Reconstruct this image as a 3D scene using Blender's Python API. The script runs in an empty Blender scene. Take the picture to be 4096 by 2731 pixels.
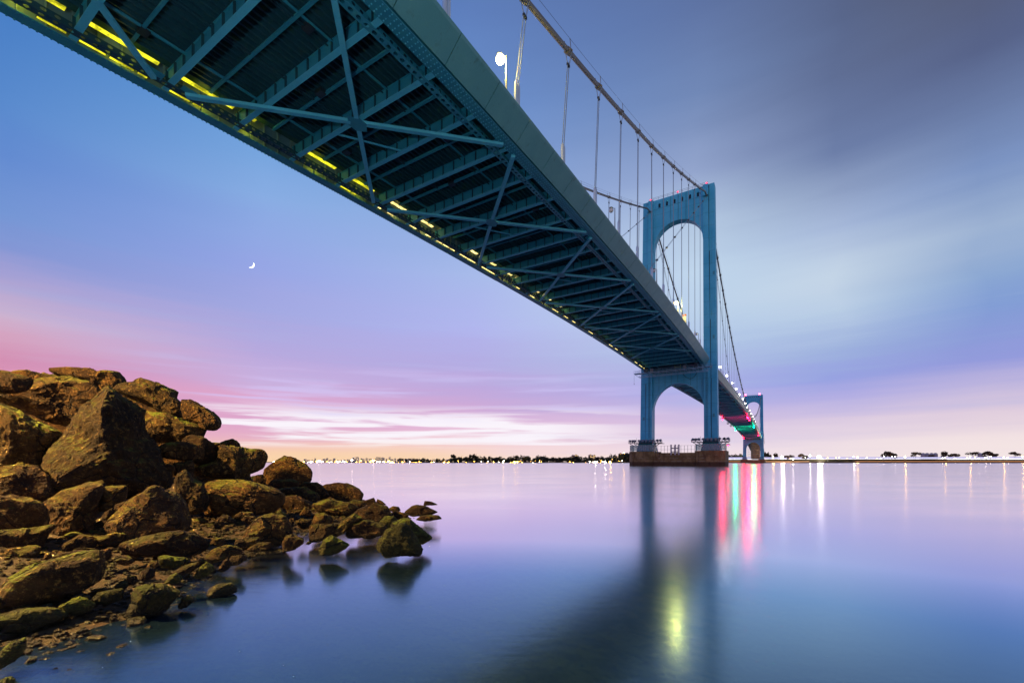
import bpy, bmesh, math, random
from mathutils import Vector, Matrix, noise
from mathutils.geometry import tessellate_polygon
R = math.radians
random.seed(7)
scene = bpy.context.scene
COL = scene.collection

# ------------------------------------------------------------------ camera, sky, exposure
F, PX, HZ, HC = 1820.64, 1902.16, 1847.2, 1.644      # measured on the 4096 px wide photograph
camd = bpy.data.cameras.new('camera')
camd.sensor_width = 36.0
camd.lens = 36.0 * F / 4096.0
camd.shift_x = (2048.0 - PX) / 4096.0
camd.shift_y = (HZ - 1365.5) / 4096.0
camd.clip_start, camd.clip_end = 0.1, 40000.0
cam = bpy.data.objects.new('camera', camd)
COL.objects.link(cam)
cam.location = (0, 0, HC)
cam.rotation_euler = (R(90), 0, 0)
scene.camera = cam
scene.view_settings.view_transform = 'Standard'
scene.view_settings.look = 'None'
scene.view_settings.exposure = 0.0
scene.view_settings.gamma = 1.0
scene.view_settings.use_curve_mapping = False
scene.cycles.use_denoising = True
scene.cycles.use_adaptive_sampling = False
scene.cycles.max_bounces = 8
scene.cycles.transparent_max_bounces = 12
scene.cycles.sample_clamp_indirect = 4.0
scene.cycles.blur_glossy = 0.5


def lin(c):
    return tuple(((v / 255.0) / 12.92 if v <= 10.31 else ((v / 255.0 + 0.055) / 1.055) ** 2.4) for v in c) + (1.0,)


class NT:
    """small helper to write node trees"""
    def __init__(s, tree):
        s.t = tree; s.n = tree.nodes; s.l = tree.links

    def add(s, typ, ins=None, **props):
        nd = s.n.new(typ)
        for k, v in props.items():
            setattr(nd, k, v)
        for k, v in (ins or {}).items():
            s.put(nd.inputs[k], v)
        return nd

    def put(s, sock, v):
        if isinstance(v, bpy.types.Node):
            s.l.new(v.outputs[0], sock)
        elif isinstance(v, bpy.types.NodeSocket):
            s.l.new(v, sock)
        else:
            if hasattr(sock, 'default_value') and not isinstance(v, (int, float)) and len(v) == 3 and sock.type == 'RGBA':
                v = tuple(v) + (1.0,)
            sock.default_value = v

    def m(s, op, a, b=0.0, c=0.0, clamp=False):
        nd = s.n.new('ShaderNodeMath'); nd.operation = op; nd.use_clamp = clamp
        s.put(nd.inputs[0], a); s.put(nd.inputs[1], b); s.put(nd.inputs[2], c)
        return nd.outputs[0]

    def ramp(s, fac, stops, interp='LINEAR'):
        nd = s.n.new('ShaderNodeValToRGB'); cr = nd.color_ramp; cr.interpolation = interp
        while len(cr.elements) > 1:
            cr.elements.remove(cr.elements[-1])
        cr.elements[0].position = stops[0][0]; cr.elements[0].color = stops[0][1]
        for p, c in stops[1:]:
            e = cr.elements.new(p); e.color = c
        s.put(nd.inputs[0], fac)
        return nd.outputs[0]

    def mix(s, fac, a, b, blend='MIX'):
        nd = s.n.new('ShaderNodeMix'); nd.data_type = 'RGBA'; nd.blend_type = blend
        s.put(nd.inputs[0], fac); s.put(nd.inputs[6], a); s.put(nd.inputs[7], b)
        return nd.outputs[2]

    def smooth(s, v, a, b, lo=0.0, hi=1.0):
        nd = s.n.new('ShaderNodeMapRange'); nd.interpolation_type = 'SMOOTHSTEP'
        s.put(nd.inputs[0], v)
        for i, x in enumerate((a, b, lo, hi)):
            nd.inputs[i + 1].default_value = x
        return nd.outputs[0]

    def noise(s, vec, scale, detail=3.0, rough=0.55, dist=0.0):
        nd = s.add('ShaderNodeTexNoise', {'Vector': vec, 'Scale': scale, 'Detail': detail, 'Roughness': rough, 'Distortion': dist})
        return nd.outputs[0]


def build_world():
    w = bpy.data.worlds.new('World'); scene.world = w; w.use_nodes = True
    for n in list(w.node_tree.nodes):
        w.node_tree.nodes.remove(n)
    N = NT(w.node_tree)
    tc = N.add('ShaderNodeTexCoord')
    nrm = N.add('ShaderNodeVectorMath', {0: tc.outputs['Generated']}, operation='NORMALIZE')
    sp = N.add('ShaderNodeSeparateXYZ', {0: nrm})
    x, y, z = sp.outputs
    az = N.m('ARCTAN2', x, y)                       # 0 = ahead, + to the right
    el = N.m('ARCSINE', z)
    # dusk clouds drawn out by the wind: long flat streaks
    cv = N.add('ShaderNodeCombineXYZ', {0: N.m('MULTIPLY', az, 1.0), 1: N.m('MULTIPLY', el, 9.0), 2: 1.7})
    n1 = N.noise(cv, 1.6, 4.0, 0.5, 0.3)
    calm = N.smooth(el, R(30), R(13), 0.25, 1.0)
    cv2 = N.add('ShaderNodeCombineXYZ', {0: N.m('ADD', N.m('MULTIPLY', az, 1.3), N.m('MULTIPLY', el, 0.6)), 1: N.m('MULTIPLY', el, 22.0), 2: 5.3})
    n2 = N.noise(cv2, 1.5, 4.0, 0.55, 0.2)
    elw = N.m('ADD', el, N.m('MULTIPLY', N.m('SUBTRACT', n1, 0.5), 0.04))
    elw = N.m('ADD', elw, N.m('MULTIPLY', N.m('MULTIPLY', N.m('SUBTRACT', n2, 0.5), 0.055), calm))
    f = N.m('DIVIDE', N.m('MAXIMUM', elw, 0.0), 1.2, clamp=True)
    P = lambda deg: R(deg) / 1.2
    west = [(0, (238, 188, 176)), (3, (232, 160, 180)), (6, (226, 152, 186)), (9.0, (213, 136, 174)), (10.5, (214, 160, 190)), (12.8, (206, 176, 206)), (15.8, (160, 156, 212)),
            (17.8, (124, 145, 212)), (21, (104, 144, 212)), (25, (82, 132, 208)), (29, (66, 130, 204)), (34, (40, 118, 196)), (45, (22, 96, 180)), (68, (24, 70, 140))]
    mid1 = [(0, (252, 206, 172)), (1.7, (242, 186, 192)), (4, (224, 164, 204)), (7.5, (222, 165, 206)), (9.8, (200, 174, 224)), (12.4, (184, 166, 222)), (16.4, (162, 166, 226)),
            (21.4, (145, 162, 230)), (28, (128, 170, 228)), (33, (98, 158, 220)), (45, (50, 112, 190)), (68, (28, 68, 134))]
    mid2 = [(0, (255, 222, 196)), (1.5, (253, 218, 214)), (4.6, (232, 186, 220)), (7, (206, 168, 216)), (9.3, (190, 166, 222)), (12.3, (178, 170, 228)), (16.7, (175, 180, 240)),
            (22.3, (165, 186, 236)), (30, (132, 166, 222)), (38, (94, 138, 204)), (47, (68, 110, 178)), (68, (38, 70, 128))]
    mid3 = [(0, (254, 232, 222)), (1.6, (240, 222, 234)), (4.2, (212, 192, 226)), (8.3, (170, 173, 232)), (12.4, (174, 196, 232)), (16, (186, 210, 236)),
            (20.4, (192, 216, 238)), (25, (178, 200, 226)), (30, (142, 162, 204)), (36, (100, 128, 178)), (42, (74, 102, 156)), (68, (42, 70, 124))]
    mid4 = [(0, (252, 236, 232)), (1.8, (242, 224, 230)), (3.6, (220, 202, 226)), (6.1, (174, 170, 228)), (8.5, (146, 158, 226)), (10.9, (154, 176, 222)), (14.4, (184, 206, 230)),
            (17.8, (196, 214, 232)), (22, (164, 184, 218)), (28.2, (94, 116, 162)), (36.9, (66, 86, 128)), (68, (42, 64, 112))]
    east = [(0, (252, 238, 230)), (1.8, (246, 228, 228)), (3.8, (226, 206, 222)), (6.4, (184, 176, 222)), (8.9, (142, 150, 220)), (12.7, (120, 152, 212)), (15.1, (132, 164, 210)),
            (18.7, (152, 176, 210)), (23.2, (114, 142, 192)), (31.4, (64, 82, 126)), (38, (62, 70, 94)), (68, (46, 60, 96))]
    cols = [N.ramp(f, [(P(d), lin(c)) for d, c in st], 'LINEAR') for st in (west, mid1, mid2, mid3, mid4, east)]
    edges = [(R(-46), R(-25)), (R(-25), R(0)), (R(0), R(26)), (R(26), R(38.5)), (R(38.5), R(48))]
    azw = N.m('ADD', az, N.m('MULTIPLY', N.m('SUBTRACT', n1, 0.5), 0.08))
    out = cols[0]
    for (a, b), c in zip(edges, cols[1:]):
        nd = N.n.new('ShaderNodeMapRange'); nd.interpolation_type = 'LINEAR'
        N.put(nd.inputs[0], azw); nd.inputs[1].default_value = a; nd.inputs[2].default_value = b
        out = N.mix(nd.outputs[0], out, c)
    # bright breaks in the clouds, low over the far shore
    cv3 = N.add('ShaderNodeCombineXYZ', {0: N.m('ADD', N.m('MULTIPLY', az, 1.3), N.m('MULTIPLY', el, 1.5)), 1: N.m('MULTIPLY', el, 26.0), 2: 9.1})
    n3 = N.noise(cv3, 1.9, 5.0, 0.52, 0.35)
    s3 = N.smooth(n3, 0.42, 0.54)
    band = N.m('MULTIPLY', N.smooth(el, R(1.5), R(2.3)), N.smooth(el, R(7.5), R(5.0)))
    wide = N.m('MULTIPLY', N.smooth(az, R(-44), R(-26)), N.smooth(az, R(26), R(6)))
    gl = N.m('MULTIPLY', N.m('MULTIPLY', s3, band), wide)
    out = N.mix(N.m('MULTIPLY', gl, 1.0), out, lin((255, 248, 255)))
    band2 = N.m('MULTIPLY', N.smooth(el, R(4.5), R(6.5)), N.smooth(el, R(13), R(8)))
    gl2 = N.m('MULTIPLY', N.m('MULTIPLY', N.smooth(n3, 0.50, 0.66), band2), wide)
    out = N.mix(N.m('MULTIPLY', gl2, 0.55), out, lin((214, 205, 255)))
    # faint pale veil over the upper sky
    veil = N.m('MULTIPLY', N.m('MULTIPLY', N.smooth(n2, 0.5, 0.75), 0.14), N.smooth(el, R(24), R(12)))
    out = N.mix(veil, out, lin((186, 200, 236)))
    # town glow hugging the horizon
    glow = N.m('MULTIPLY', N.smooth(el, R(3.4), R(0.2)), N.m('MULTIPLY', N.smooth(az, R(-45), R(-22)), N.smooth(az, R(8), R(-10))))
    out = N.mix(N.m('MULTIPLY', glow, 0.75), out, lin((255, 214, 160)))
    out = N.mix(0.09, out, lin((196, 196, 216)))
    bg = N.add('ShaderNodeBackground', {'Color': out, 'Strength': 1.0})
    o = N.add('ShaderNodeOutputWorld', {0: bg})


build_world()
SKY_DONE = True

# ------------------------------------------------------------------ bridge frame
TH = 0.587                     # heading of the bridge, clockwise from the view axis
SN, CS = math.sin(TH), math.cos(TH)
ANG = math.atan2(CS, SN)       # rotation that turns local x into the bridge direction
S1, S2 = 207.45, 908.45        # the two towers
TC = -35.6                     # centre line
BAY = 6.52
S0 = 12.42 - 6 * BAY           # first floor beam, behind the camera


def zt(s):
    """height of the fairing tip along the deck"""
    if s <= S1:
        return 36.625 + 13.55 * (s / 200) - 7.384 * (s / 200) ** 2
    if s <= S2:
        u = (s - 558) / 350.5
        return 42.74 + 7.0 * (1 - u * u)
    return 42.74 - (s - S2) * 0.055 - 0.00008 * (s - S2) ** 2


def cable_z(s):
    if s <= S1:
        return 39.3 + 0.288 * s + 0.000296 * s * s
    if s <= S2:
        return 53.0 + 59.0 * ((s - 558) / 350.45) ** 2
    u = (s - S2) / 224.0
    return 112 - 72 * u + 12 * u * (1 - u) * -1


def cable_t(s, side):
    w = 10.9 + (max(0.0, 110 - s) * 0.0155 if s < 110 else 0.0)
    return TC + side * w + (0.3 if side > 0 else 0.0)


def Bw(s, t, z):
    return Vector((s * SN + t * CS, s * CS - t * SN, z))


def ray(x, y):
    return Vector(((x - PX) / F, 1.0, -(y - HZ) / F))


# ------------------------------------------------------------------ mesh helpers
class MB:
    def __init__(s):
        s.v = []; s.f = []

    def quad(s, a, b, c, d):
        n = len(s.v); s.v += [Vector(a), Vector(b), Vector(c), Vector(d)]; s.f.append((n, n + 1, n + 2, n + 3))

    def poly(s, pts):
        n = len(s.v); s.v += [Vector(p) for p in pts]; s.f.append(tuple(range(n, n + len(pts))))

    def hexa(s, p):
        """8 points: bottom ring 0-3, top ring 4-7"""
        n = len(s.v); s.v += [Vector(q) for q in p]
        for q in ((3, 2, 1, 0), (4, 5, 6, 7), (0, 1, 5, 4), (1, 2, 6, 5), (2, 3, 7, 6), (3, 0, 4, 7)):
            s.f.append(tuple(n + i for i in q))

    def box(s, x0, x1, y0, y1, z0, z1):
        s.hexa([(x0, y0, z0), (x1, y0, z0), (x1, y1, z0), (x0, y1, z0), (x0, y0, z1), (x1, y0, z1), (x1, y1, z1), (x0, y1, z1)])

    def bar(s, a, b, w, h, up=(0, 0, 1)):
        a = Vector(a); b = Vector(b); d = (b - a).normalized(); u = Vector(up)
        if abs(d.dot(u)) > 0.98:
            u = Vector((1, 0, 0))
        x = d.cross(u).normalized() * (w / 2); y = x.cross(d).normalized() * (h / 2)
        s.hexa([a - x - y, a + x - y, b + x - y, b - x - y, a - x + y, a + x + y, b + x + y, b - x + y])

    def tube(s, pts, r, n=6, caps=True):
        pts = [Vector(p) for p in pts]; rs = r if isinstance(r, (list, tuple)) else [r] * len(pts)
        base = len(s.v); u = None
        for i, p in enumerate(pts):
            d = (pts[min(i + 1, len(pts) - 1)] - pts[max(i - 1, 0)])
            if d.length < 1e-9:
                d = Vector((0, 0, 1))
            d.normalize()
            if u is None:
                u = d.cross(Vector((0, 0, 1))) if abs(d.z) < 0.95 else d.cross(Vector((1, 0, 0)))
            u = (u - d * u.dot(d)).normalized(); w = d.cross(u)
            for k in range(n):
                a = 2 * math.pi * k / n
                s.v.append(p + (u * math.cos(a) + w * math.sin(a)) * rs[i])
        for i in range(len(pts) - 1):
            for k in range(n):
                a = base + i * n + k; b = base + i * n + (k + 1) % n
                s.f.append((a, b, b + n, a + n))
        if caps:
            s.f.append(tuple(base + k for k in range(n))[::-1])
            s.f.append(tuple(base + (len(pts) - 1) * n + k for k in range(n)))

    def sphere(s, c, r, nu=8, nv=6, sc=(1, 1, 1)):
        c = Vector(c); pts = []; b = len(s.v)
        s.v.append(c + Vector((0, 0, r * sc[2])))
        for j in range(1, nv):
            for i in range(nu):
                a = 2 * math.pi * i / nu; e = math.pi * j / nv
                s.v.append(c + Vector((r * sc[0] * math.sin(e) * math.cos(a), r * sc[1] * math.sin(e) * math.sin(a), r * sc[2] * math.cos(e))))
        s.v.append(c - Vector((0, 0, r * sc[2]))); last = len(s.v) - 1
        for i in range(nu):
            s.f.append((b, b + 1 + i, b + 1 + (i + 1) % nu))
            for j in range(nv - 2):
                p = b + 1 + j * nu
                s.f.append((p + i, p + nu + i, p + nu + (i + 1) % nu, p + (i + 1) % nu))
            p = b + 1 + (nv - 2) * nu
            s.f.append((p + i, last, p + (i + 1) % nu))

    def holed(s, outer, holes, x0, x1):
        """plate in the local y-z plane (x = thickness) with real openings"""
        loops = [[Vector((p[0], p[1], 0)) for p in l] for l in [outer] + holes]
        tris = tessellate_polygon(loops)
        flat = [p for l in loops for p in l]
        n = len(s.v)
        s.v += [Vector((x0, p.x, p.y)) for p in flat]; s.v += [Vector((x1, p.x, p.y)) for p in flat]
        m = len(flat)
        for t in tris:
            s.f.append((n + t[0], n + t[1], n + t[2])); s.f.append((n + m + t[2], n + m + t[1], n + m + t[0]))
        k = 0
        for l in loops:
            for i in range(len(l)):
                a = k + i; b = k + (i + 1) % len(l)
                s.f.append((n + a, n + b, n + m + b, n + m + a))
            k += len(l)

    def mesh(s, name, mat, origin=(0, 0, 0), smooth=False, recalc=True):
        o = Vector(origin)
        me = bpy.data.meshes.new(name)
        me.from_pydata([tuple(v - o) for v in s.v], [], s.f)
        if recalc:
            bm = bmesh.new(); bm.from_mesh(me)
            bmesh.ops.recalc_face_normals(bm, faces=bm.faces)
            bm.to_mesh(me); bm.free()
        if smooth:
            me.polygons.foreach_set('use_smooth', [True] * len(me.polygons))
        if mat:
            me.materials.append(mat)
        me.update()
        return me


def link(name, data, parent=None, loc=(0, 0, 0), rot=(0, 0, 0), scale=(1, 1, 1), kind=None, label=None):
    o = bpy.data.objects.new(name, data); COL.objects.link(o)
    o.location = loc; o.rotation_euler = rot; o.scale = scale
    if parent:
        o.parent = parent
    if kind:
        o['kind'] = kind
    if label:
        o['label'] = label
    return o


def tag(o, label, cat, group=None):
    o['label'] = label; o['category'] = cat
    if group:
        o['group'] = group
    return o


class Root:
    """an Empty at a thing's base in the bridge frame (x along the bridge, y to the left of it)"""
    def __init__(s, name, s0, t0, z0, label, cat, group=None):
        s.org = Vector((s0, -t0, z0))
        s.o = link(name, None, None, Bw(s0, t0, z0), (0, 0, ANG))
        tag(s.o, label, cat, group)

    def part(s, name, mb, mat, kind=None, label=None, parent=None, smooth=False):
        return link(name, mb.mesh(name, mat, s.org, smooth), parent or s.o, kind=kind, label=label)


def copy_tree(o, parent=None):
    c = o.copy(); COL.objects.link(c)
    if parent:
        c.parent = parent
    for ch in list(o.children):
        copy_tree(ch, c)
    return c


# ------------------------------------------------------------------ materials
def mat_base(name):
    m = bpy.data.materials.new(name); m.use_nodes = True
    N = NT(m.node_tree)
    b = N.n['Principled BSDF']
    tc = N.add('ShaderNodeTexCoord')
    return m, N, b, tc


def lamp_light(parent, loc, col, strength, r):
    """the light a lamp globe of radius r and radiance strength gives off"""
    d = bpy.data.lights.new('bulb', 'POINT'); d.color = col; d.energy = 39.5 * strength * r * r; d.shadow_soft_size = r * 0.8
    o = bpy.data.objects.new('bulb', d); COL.objects.link(o); o.parent = parent; o.location = loc
    return o


def painted_steel(name, col, col2, rough=0.5, rust=(0.10, 0.05, 0.02), rust_amt=0.25, scale=0.35, seams=0.0):
    m, N, b, tc = mat_base(name)
    geo = N.add('ShaderNodeNewGeometry')
    pos = geo.outputs['Position']
    n1 = N.noise(pos, scale, 5, 0.6)
    c = N.mix(N.smooth(n1, 0.35, 0.7), col, col2)
    st = N.add('ShaderNodeMapping', {'Vector': pos, 'Scale': (0.9, 0.9, 0.07)})
    n2 = N.noise(st, 1.3, 5, 0.65)
    c = N.mix(N.m('MULTIPLY', N.smooth(n2, 0.56, 0.78), rust_amt), c, rust)
    n3 = N.noise(pos, 9.0, 3, 0.6)
    c = N.mix(N.m('MULTIPLY', N.m('SUBTRACT', n3, 0.35), 0.5, clamp=True), c, tuple(v * 0.6 for v in col))
    if seams:
        sp = N.add('ShaderNodeSeparateXYZ', {0: pos})
        w = N.m('PINGPONG', N.m('ADD', sp.outputs[2], 0.4), seams / 2)
        line = N.smooth(w, 0.06, 0.015)
        c = N.mix(N.m('MULTIPLY', line, 0.75), c, tuple(v * 0.35 for v in col))
    N.put(b.inputs['Base Color'], c)
    N.put(b.inputs['Roughness'], N.m('MULTIPLY_ADD', n3, 0.25, rough - 0.12))
    bp = N.add('ShaderNodeBump', {'Height': n3, 'Strength': 0.15, 'Distance': 0.05})
    N.put(b.inputs['Normal'], bp)
    return m


def plain(name, col, rough=0.5, metal=0.0, var=0.25, scale=3.0):
    m, N, b, tc = mat_base(name)
    n = N.noise(N.add('ShaderNodeNewGeometry').outputs['Position'], scale, 4, 0.6)
    c = N.mix(n, tuple(v * (1 - var) for v in col), tuple(min(1, v * (1 + var)) for v in col))
    N.put(b.inputs['Base Color'], c)
    b.inputs['Roughness'].default_value = rough; b.inputs['Metallic'].default_value = metal
    return m


def emit(name, col, strength, uneven=0.0):
    m = bpy.data.materials.new(name); m.use_nodes = True
    N = NT(m.node_tree); b = N.n['Principled BSDF']
    b.inputs['Base Color'].default_value = (0, 0, 0, 1)
    b.inputs['Emission Color'].default_value = tuple(col) + (1,)
    b.inputs['Emission Strength'].default_value = strength
    m.cycles.emission_sampling = 'NONE'
    if uneven:
        pos = N.add('ShaderNodeNewGeometry').outputs['Position']
        v = N.m('ADD', N.smooth(N.noise(pos, 0.9, 4, 0.7), 0.35, 0.65, 1 - uneven, 1.0), N.m('MULTIPLY', N.noise(pos, 7.0, 2), 0.3))
        N.put(b.inputs['Emission Strength'], N.m('MULTIPLY', v, strength))
    return m


M = {}
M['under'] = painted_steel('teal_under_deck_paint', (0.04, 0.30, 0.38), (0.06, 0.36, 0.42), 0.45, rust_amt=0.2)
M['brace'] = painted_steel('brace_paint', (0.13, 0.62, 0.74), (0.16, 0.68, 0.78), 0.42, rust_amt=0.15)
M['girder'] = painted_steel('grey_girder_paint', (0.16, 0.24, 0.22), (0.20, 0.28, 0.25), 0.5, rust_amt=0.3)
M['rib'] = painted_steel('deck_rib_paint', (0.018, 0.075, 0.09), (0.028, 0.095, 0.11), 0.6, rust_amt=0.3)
M['fairing'] = painted_steel('fairing_panel_paint', (0.10, 0.31, 0.29), (0.13, 0.35, 0.32), 0.42, rust=(0.05, 0.09, 0.05), rust_amt=0.6, scale=0.25)
M['tower'] = painted_steel('tower_paint', (0.05, 0.49, 0.68), (0.10, 0.58, 0.77), 0.5, rust=(0.05, 0.16, 0.20), rust_amt=0.55, scale=0.15, seams=5.2)
M['cable'] = painted_steel('cable_wrap', (0.17, 0.16, 0.13), (0.22, 0.20, 0.16), 0.45)
M['rope'] = plain('suspender_rope', (0.30, 0.36, 0.42), 0.5, 0.1)
M['socket'] = plain('socket_sleeve', (0.62, 0.68, 0.74), 0.3, 0.35, 0.1)
M['dark'] = plain('dark_metal', (0.03, 0.035, 0.04), 0.5)
M['galv'] = plain('pale_gantry_steel', (0.32, 0.58, 0.74), 0.5, 0.0)
M['grey'] = plain('galvanised_metal', (0.28, 0.31, 0.33), 0.45, 0.3)
M['glass_dark'] = plain('dark_window_glass', (0.02, 0.03, 0.04), 0.15)
M['white'] = plain('white_paint', (0.75, 0.76, 0.76), 0.5, 0, 0.05)
M['orange'] = plain('orange_plastic', (0.8, 0.25, 0.02), 0.5, 0, 0.1)
M['hivis'] = plain('yellow_green_paint', (0.35, 0.5, 0.06), 0.5, 0, 0.1)
M['asphalt'] = plain('asphalt', (0.05, 0.05, 0.05), 0.9)
M['lamp_white'] = emit('lamp_glow', (1.0, 0.97, 0.70), 60.0)
M['lamp_off'] = plain('lamp_lens', (0.7, 0.72, 0.7), 0.3)
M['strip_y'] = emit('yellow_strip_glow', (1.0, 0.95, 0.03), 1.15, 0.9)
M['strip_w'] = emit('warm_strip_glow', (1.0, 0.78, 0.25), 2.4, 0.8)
M['red'] = emit('red_glow', (1.0, 0.02, 0.10), 60.0)
M['red_soft'] = emit('red_soft_glow', (1.0, 0.05, 0.12), 4.0)
M['green'] = emit('green_glow', (0.02, 1.0, 0.55), 60.0)


def concrete_mat():
    m, N, b, tc = mat_base('stained_concrete')
    pos = N.add('ShaderNodeNewGeometry').outputs['Position']
    sp = N.add('ShaderNodeSeparateXYZ', {0: pos})
    n1 = N.noise(pos, 0.35, 6, 0.65)
    c = N.mix(N.smooth(n1, 0.35, 0.68), (0.19, 0.105, 0.032), (0.36, 0.225, 0.085))
    st = N.add('ShaderNodeMapping', {'Vector': pos, 'Scale': (1.0, 1.0, 0.22)})
    n2 = N.noise(st, 0.8, 5, 0.6)
    c = N.mix(N.smooth(n2, 0.5, 0.72), c, (0.10, 0.045, 0.014))
    # pale lime lines where the pours meet and cracks weep
    zz = N.m('ADD', sp.outputs[2], N.m('MULTIPLY', N.m('SUBTRACT', N.noise(pos, 0.5, 4), 0.5), 0.5))
    for h, wd in ((1.95, 0.06), (3.3, 0.05), (4.4, 0.035)):
        line = N.smooth(N.m('ABSOLUTE', N.m('SUBTRACT', zz, h)), wd * 1.6, wd * 0.5)
        patch = N.smooth(N.noise(st, 0.5 + h * 0.1, 2), 0.48, 0.60)
        c = N.mix(N.m('MULTIPLY', N.m('MULTIPLY', line, patch), 0.8), c, (0.42, 0.36, 0.28))
    tide = N.smooth(sp.outputs[2], 1.9, 1.5)
    c = N.mix(N.m('MULTIPLY', tide, 0.8), c, (0.06, 0.025, 0.010))
    N.put(b.inputs['Base Color'], c)
    b.inputs['Roughness'].default_value = 0.85
    N.put(b.inputs['Normal'], N.add('ShaderNodeBump', {'Height': N.noise(pos, 3.0, 6, 0.7), 'Strength': 0.6, 'Distance': 0.15}))
    return m


M['concrete'] = concrete_mat()


def fence_mat():
    m = bpy.data.materials.new('clear_fence_panel'); m.use_nodes = True
    N = NT(m.node_tree); b = N.n['Principled BSDF']
    b.inputs['Base Color'].default_value = (0.30, 0.42, 0.42, 1); b.inputs['Roughness'].default_value = 0.2
    t = N.add('ShaderNodeBsdfTransparent', {'Color': (0.85, 0.92, 0.92, 1)})
    mx = N.add('ShaderNodeMixShader', {0: 0.45, 1: t.outputs[0], 2: b.outputs[0]})
    N.l.new(mx.outputs[0], N.n['Material Output'].inputs[0])
    return m


M['fence'] = fence_mat()


def rock_mat(name, dark, mid, light, moss=0.6, wet=0.3):
    m, N, b, tc = mat_base(name)
    geo = N.add('ShaderNodeNewGeometry')
    oi = N.add('ShaderNodeObjectInfo')
    pos = geo.outputs['Position']
    rnd = oi.outputs['Random']
    off = N.add('ShaderNodeVectorMath', {0: pos, 1: N.add('ShaderNodeCombineXYZ', {0: N.m('MULTIPLY', rnd, 37), 1: N.m('MULTIPLY', rnd, 11), 2: rnd})}, operation='ADD')
    n1 = N.noise(off, 1.3, 6, 0.65)
    n2 = N.noise(off, 6.0, 6, 0.7)
    n3 = N.noise(off, 38.0, 3, 0.7)
    c = N.mix(N.smooth(n1, 0.33, 0.66), dark, mid)
    c = N.mix(N.m('MULTIPLY', N.smooth(n2, 0.55, 0.74), 0.85), c, light)
    sp = N.add('ShaderNodeSeparateXYZ', {0: geo.outputs['Normal']})
    up = N.smooth(N.m('ADD', sp.outputs[2], N.m('MULTIPLY', N.m('SUBTRACT', n2, 0.5), 1.1)), 0.35, 0.95)
    ms = N.m('MULTIPLY', N.m('MULTIPLY', up, N.smooth(n1, 0.40, 0.60)), moss)
    c = N.mix(ms, c, N.mix(n3, (0.045, 0.10, 0.004), (0.20, 0.27, 0.02)))
    n4 = N.noise(off, 10.0, 6, 0.8)
    c = N.mix(N.m('MULTIPLY', N.smooth(n4, 0.54, 0.66), 0.6), c, tuple(v * 1.5 for v in light))
    c = N.mix(N.m('MULTIPLY', N.smooth(n4, 0.46, 0.32), 0.8), c, tuple(v * 0.25 for v in dark))
    wv = N.add('ShaderNodeVectorMath', {0: off, 1: N.add('ShaderNodeVectorMath', {0: N.add('ShaderNodeTexNoise', {'Vector': off, 'Scale': 1.8, 'Detail': 4.0}).outputs[1], 1: (0.9, 0.9, 0.9)}, operation='MULTIPLY')}, operation='ADD')
    vor = N.add('ShaderNodeTexVoronoi', {'Vector': wv, 'Scale': 1.15}, feature='DISTANCE_TO_EDGE')
    crack = N.m('MULTIPLY', N.smooth(vor.outputs[0], 0.028, 0.004), N.smooth(n1, 0.40, 0.55))
    c = N.mix(N.m('MULTIPLY', crack, 0.85), c, (0.006, 0.003, 0.001))
    vv = N.mix(rnd, (0.55, 0.50, 0.46), (1.35, 1.28, 1.2))
    c = N.mix(1.0, c, vv, 'MULTIPLY')
    ps = N.add('ShaderNodeSeparateXYZ', {0: pos})
    wetf = N.smooth(N.m('ADD', ps.outputs[2], N.m('MULTIPLY', N.m('SUBTRACT', n2, 0.5), 0.12)), wet, 0.02)
    c = N.mix(N.m('MULTIPLY', wetf, 0.85), c, (0.014, 0.013, 0.005))
    N.put(b.inputs['Base Color'], c)
    b.inputs['Specular IOR Level'].default_value = 0.3
    N.put(b.inputs['Roughness'], N.m('SUBTRACT', 0.9, N.m('MULTIPLY', wetf, 0.45)))
    h = N.m('ADD', N.m('MULTIPLY_ADD', crack, -0.8, N.m('MULTIPLY', n2, 0.6)), N.m('ADD', N.m('MULTIPLY', n3, 0.22), N.m('MULTIPLY', n4, 0.75)))
    N.put(b.inputs['Normal'], N.add('ShaderNodeBump', {'Height': h, 'Strength': 1.0, 'Distance': 0.16}))
    return m


M['rock'] = rock_mat('brown_shore_rock', (0.018, 0.008, 0.002), (0.085, 0.044, 0.010), (0.30, 0.18, 0.05))
M['rock_moss'] = rock_mat('mossy_shore_rock', (0.018, 0.010, 0.002), (0.085, 0.050, 0.011), (0.30, 0.20, 0.05), 1.0)
M['rock_weed'] = rock_mat('weedy_shore_rock', (0.02, 0.025, 0.007), (0.06, 0.06, 0.012), (0.12, 0.115, 0.022), 1.0, 0.22)


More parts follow.
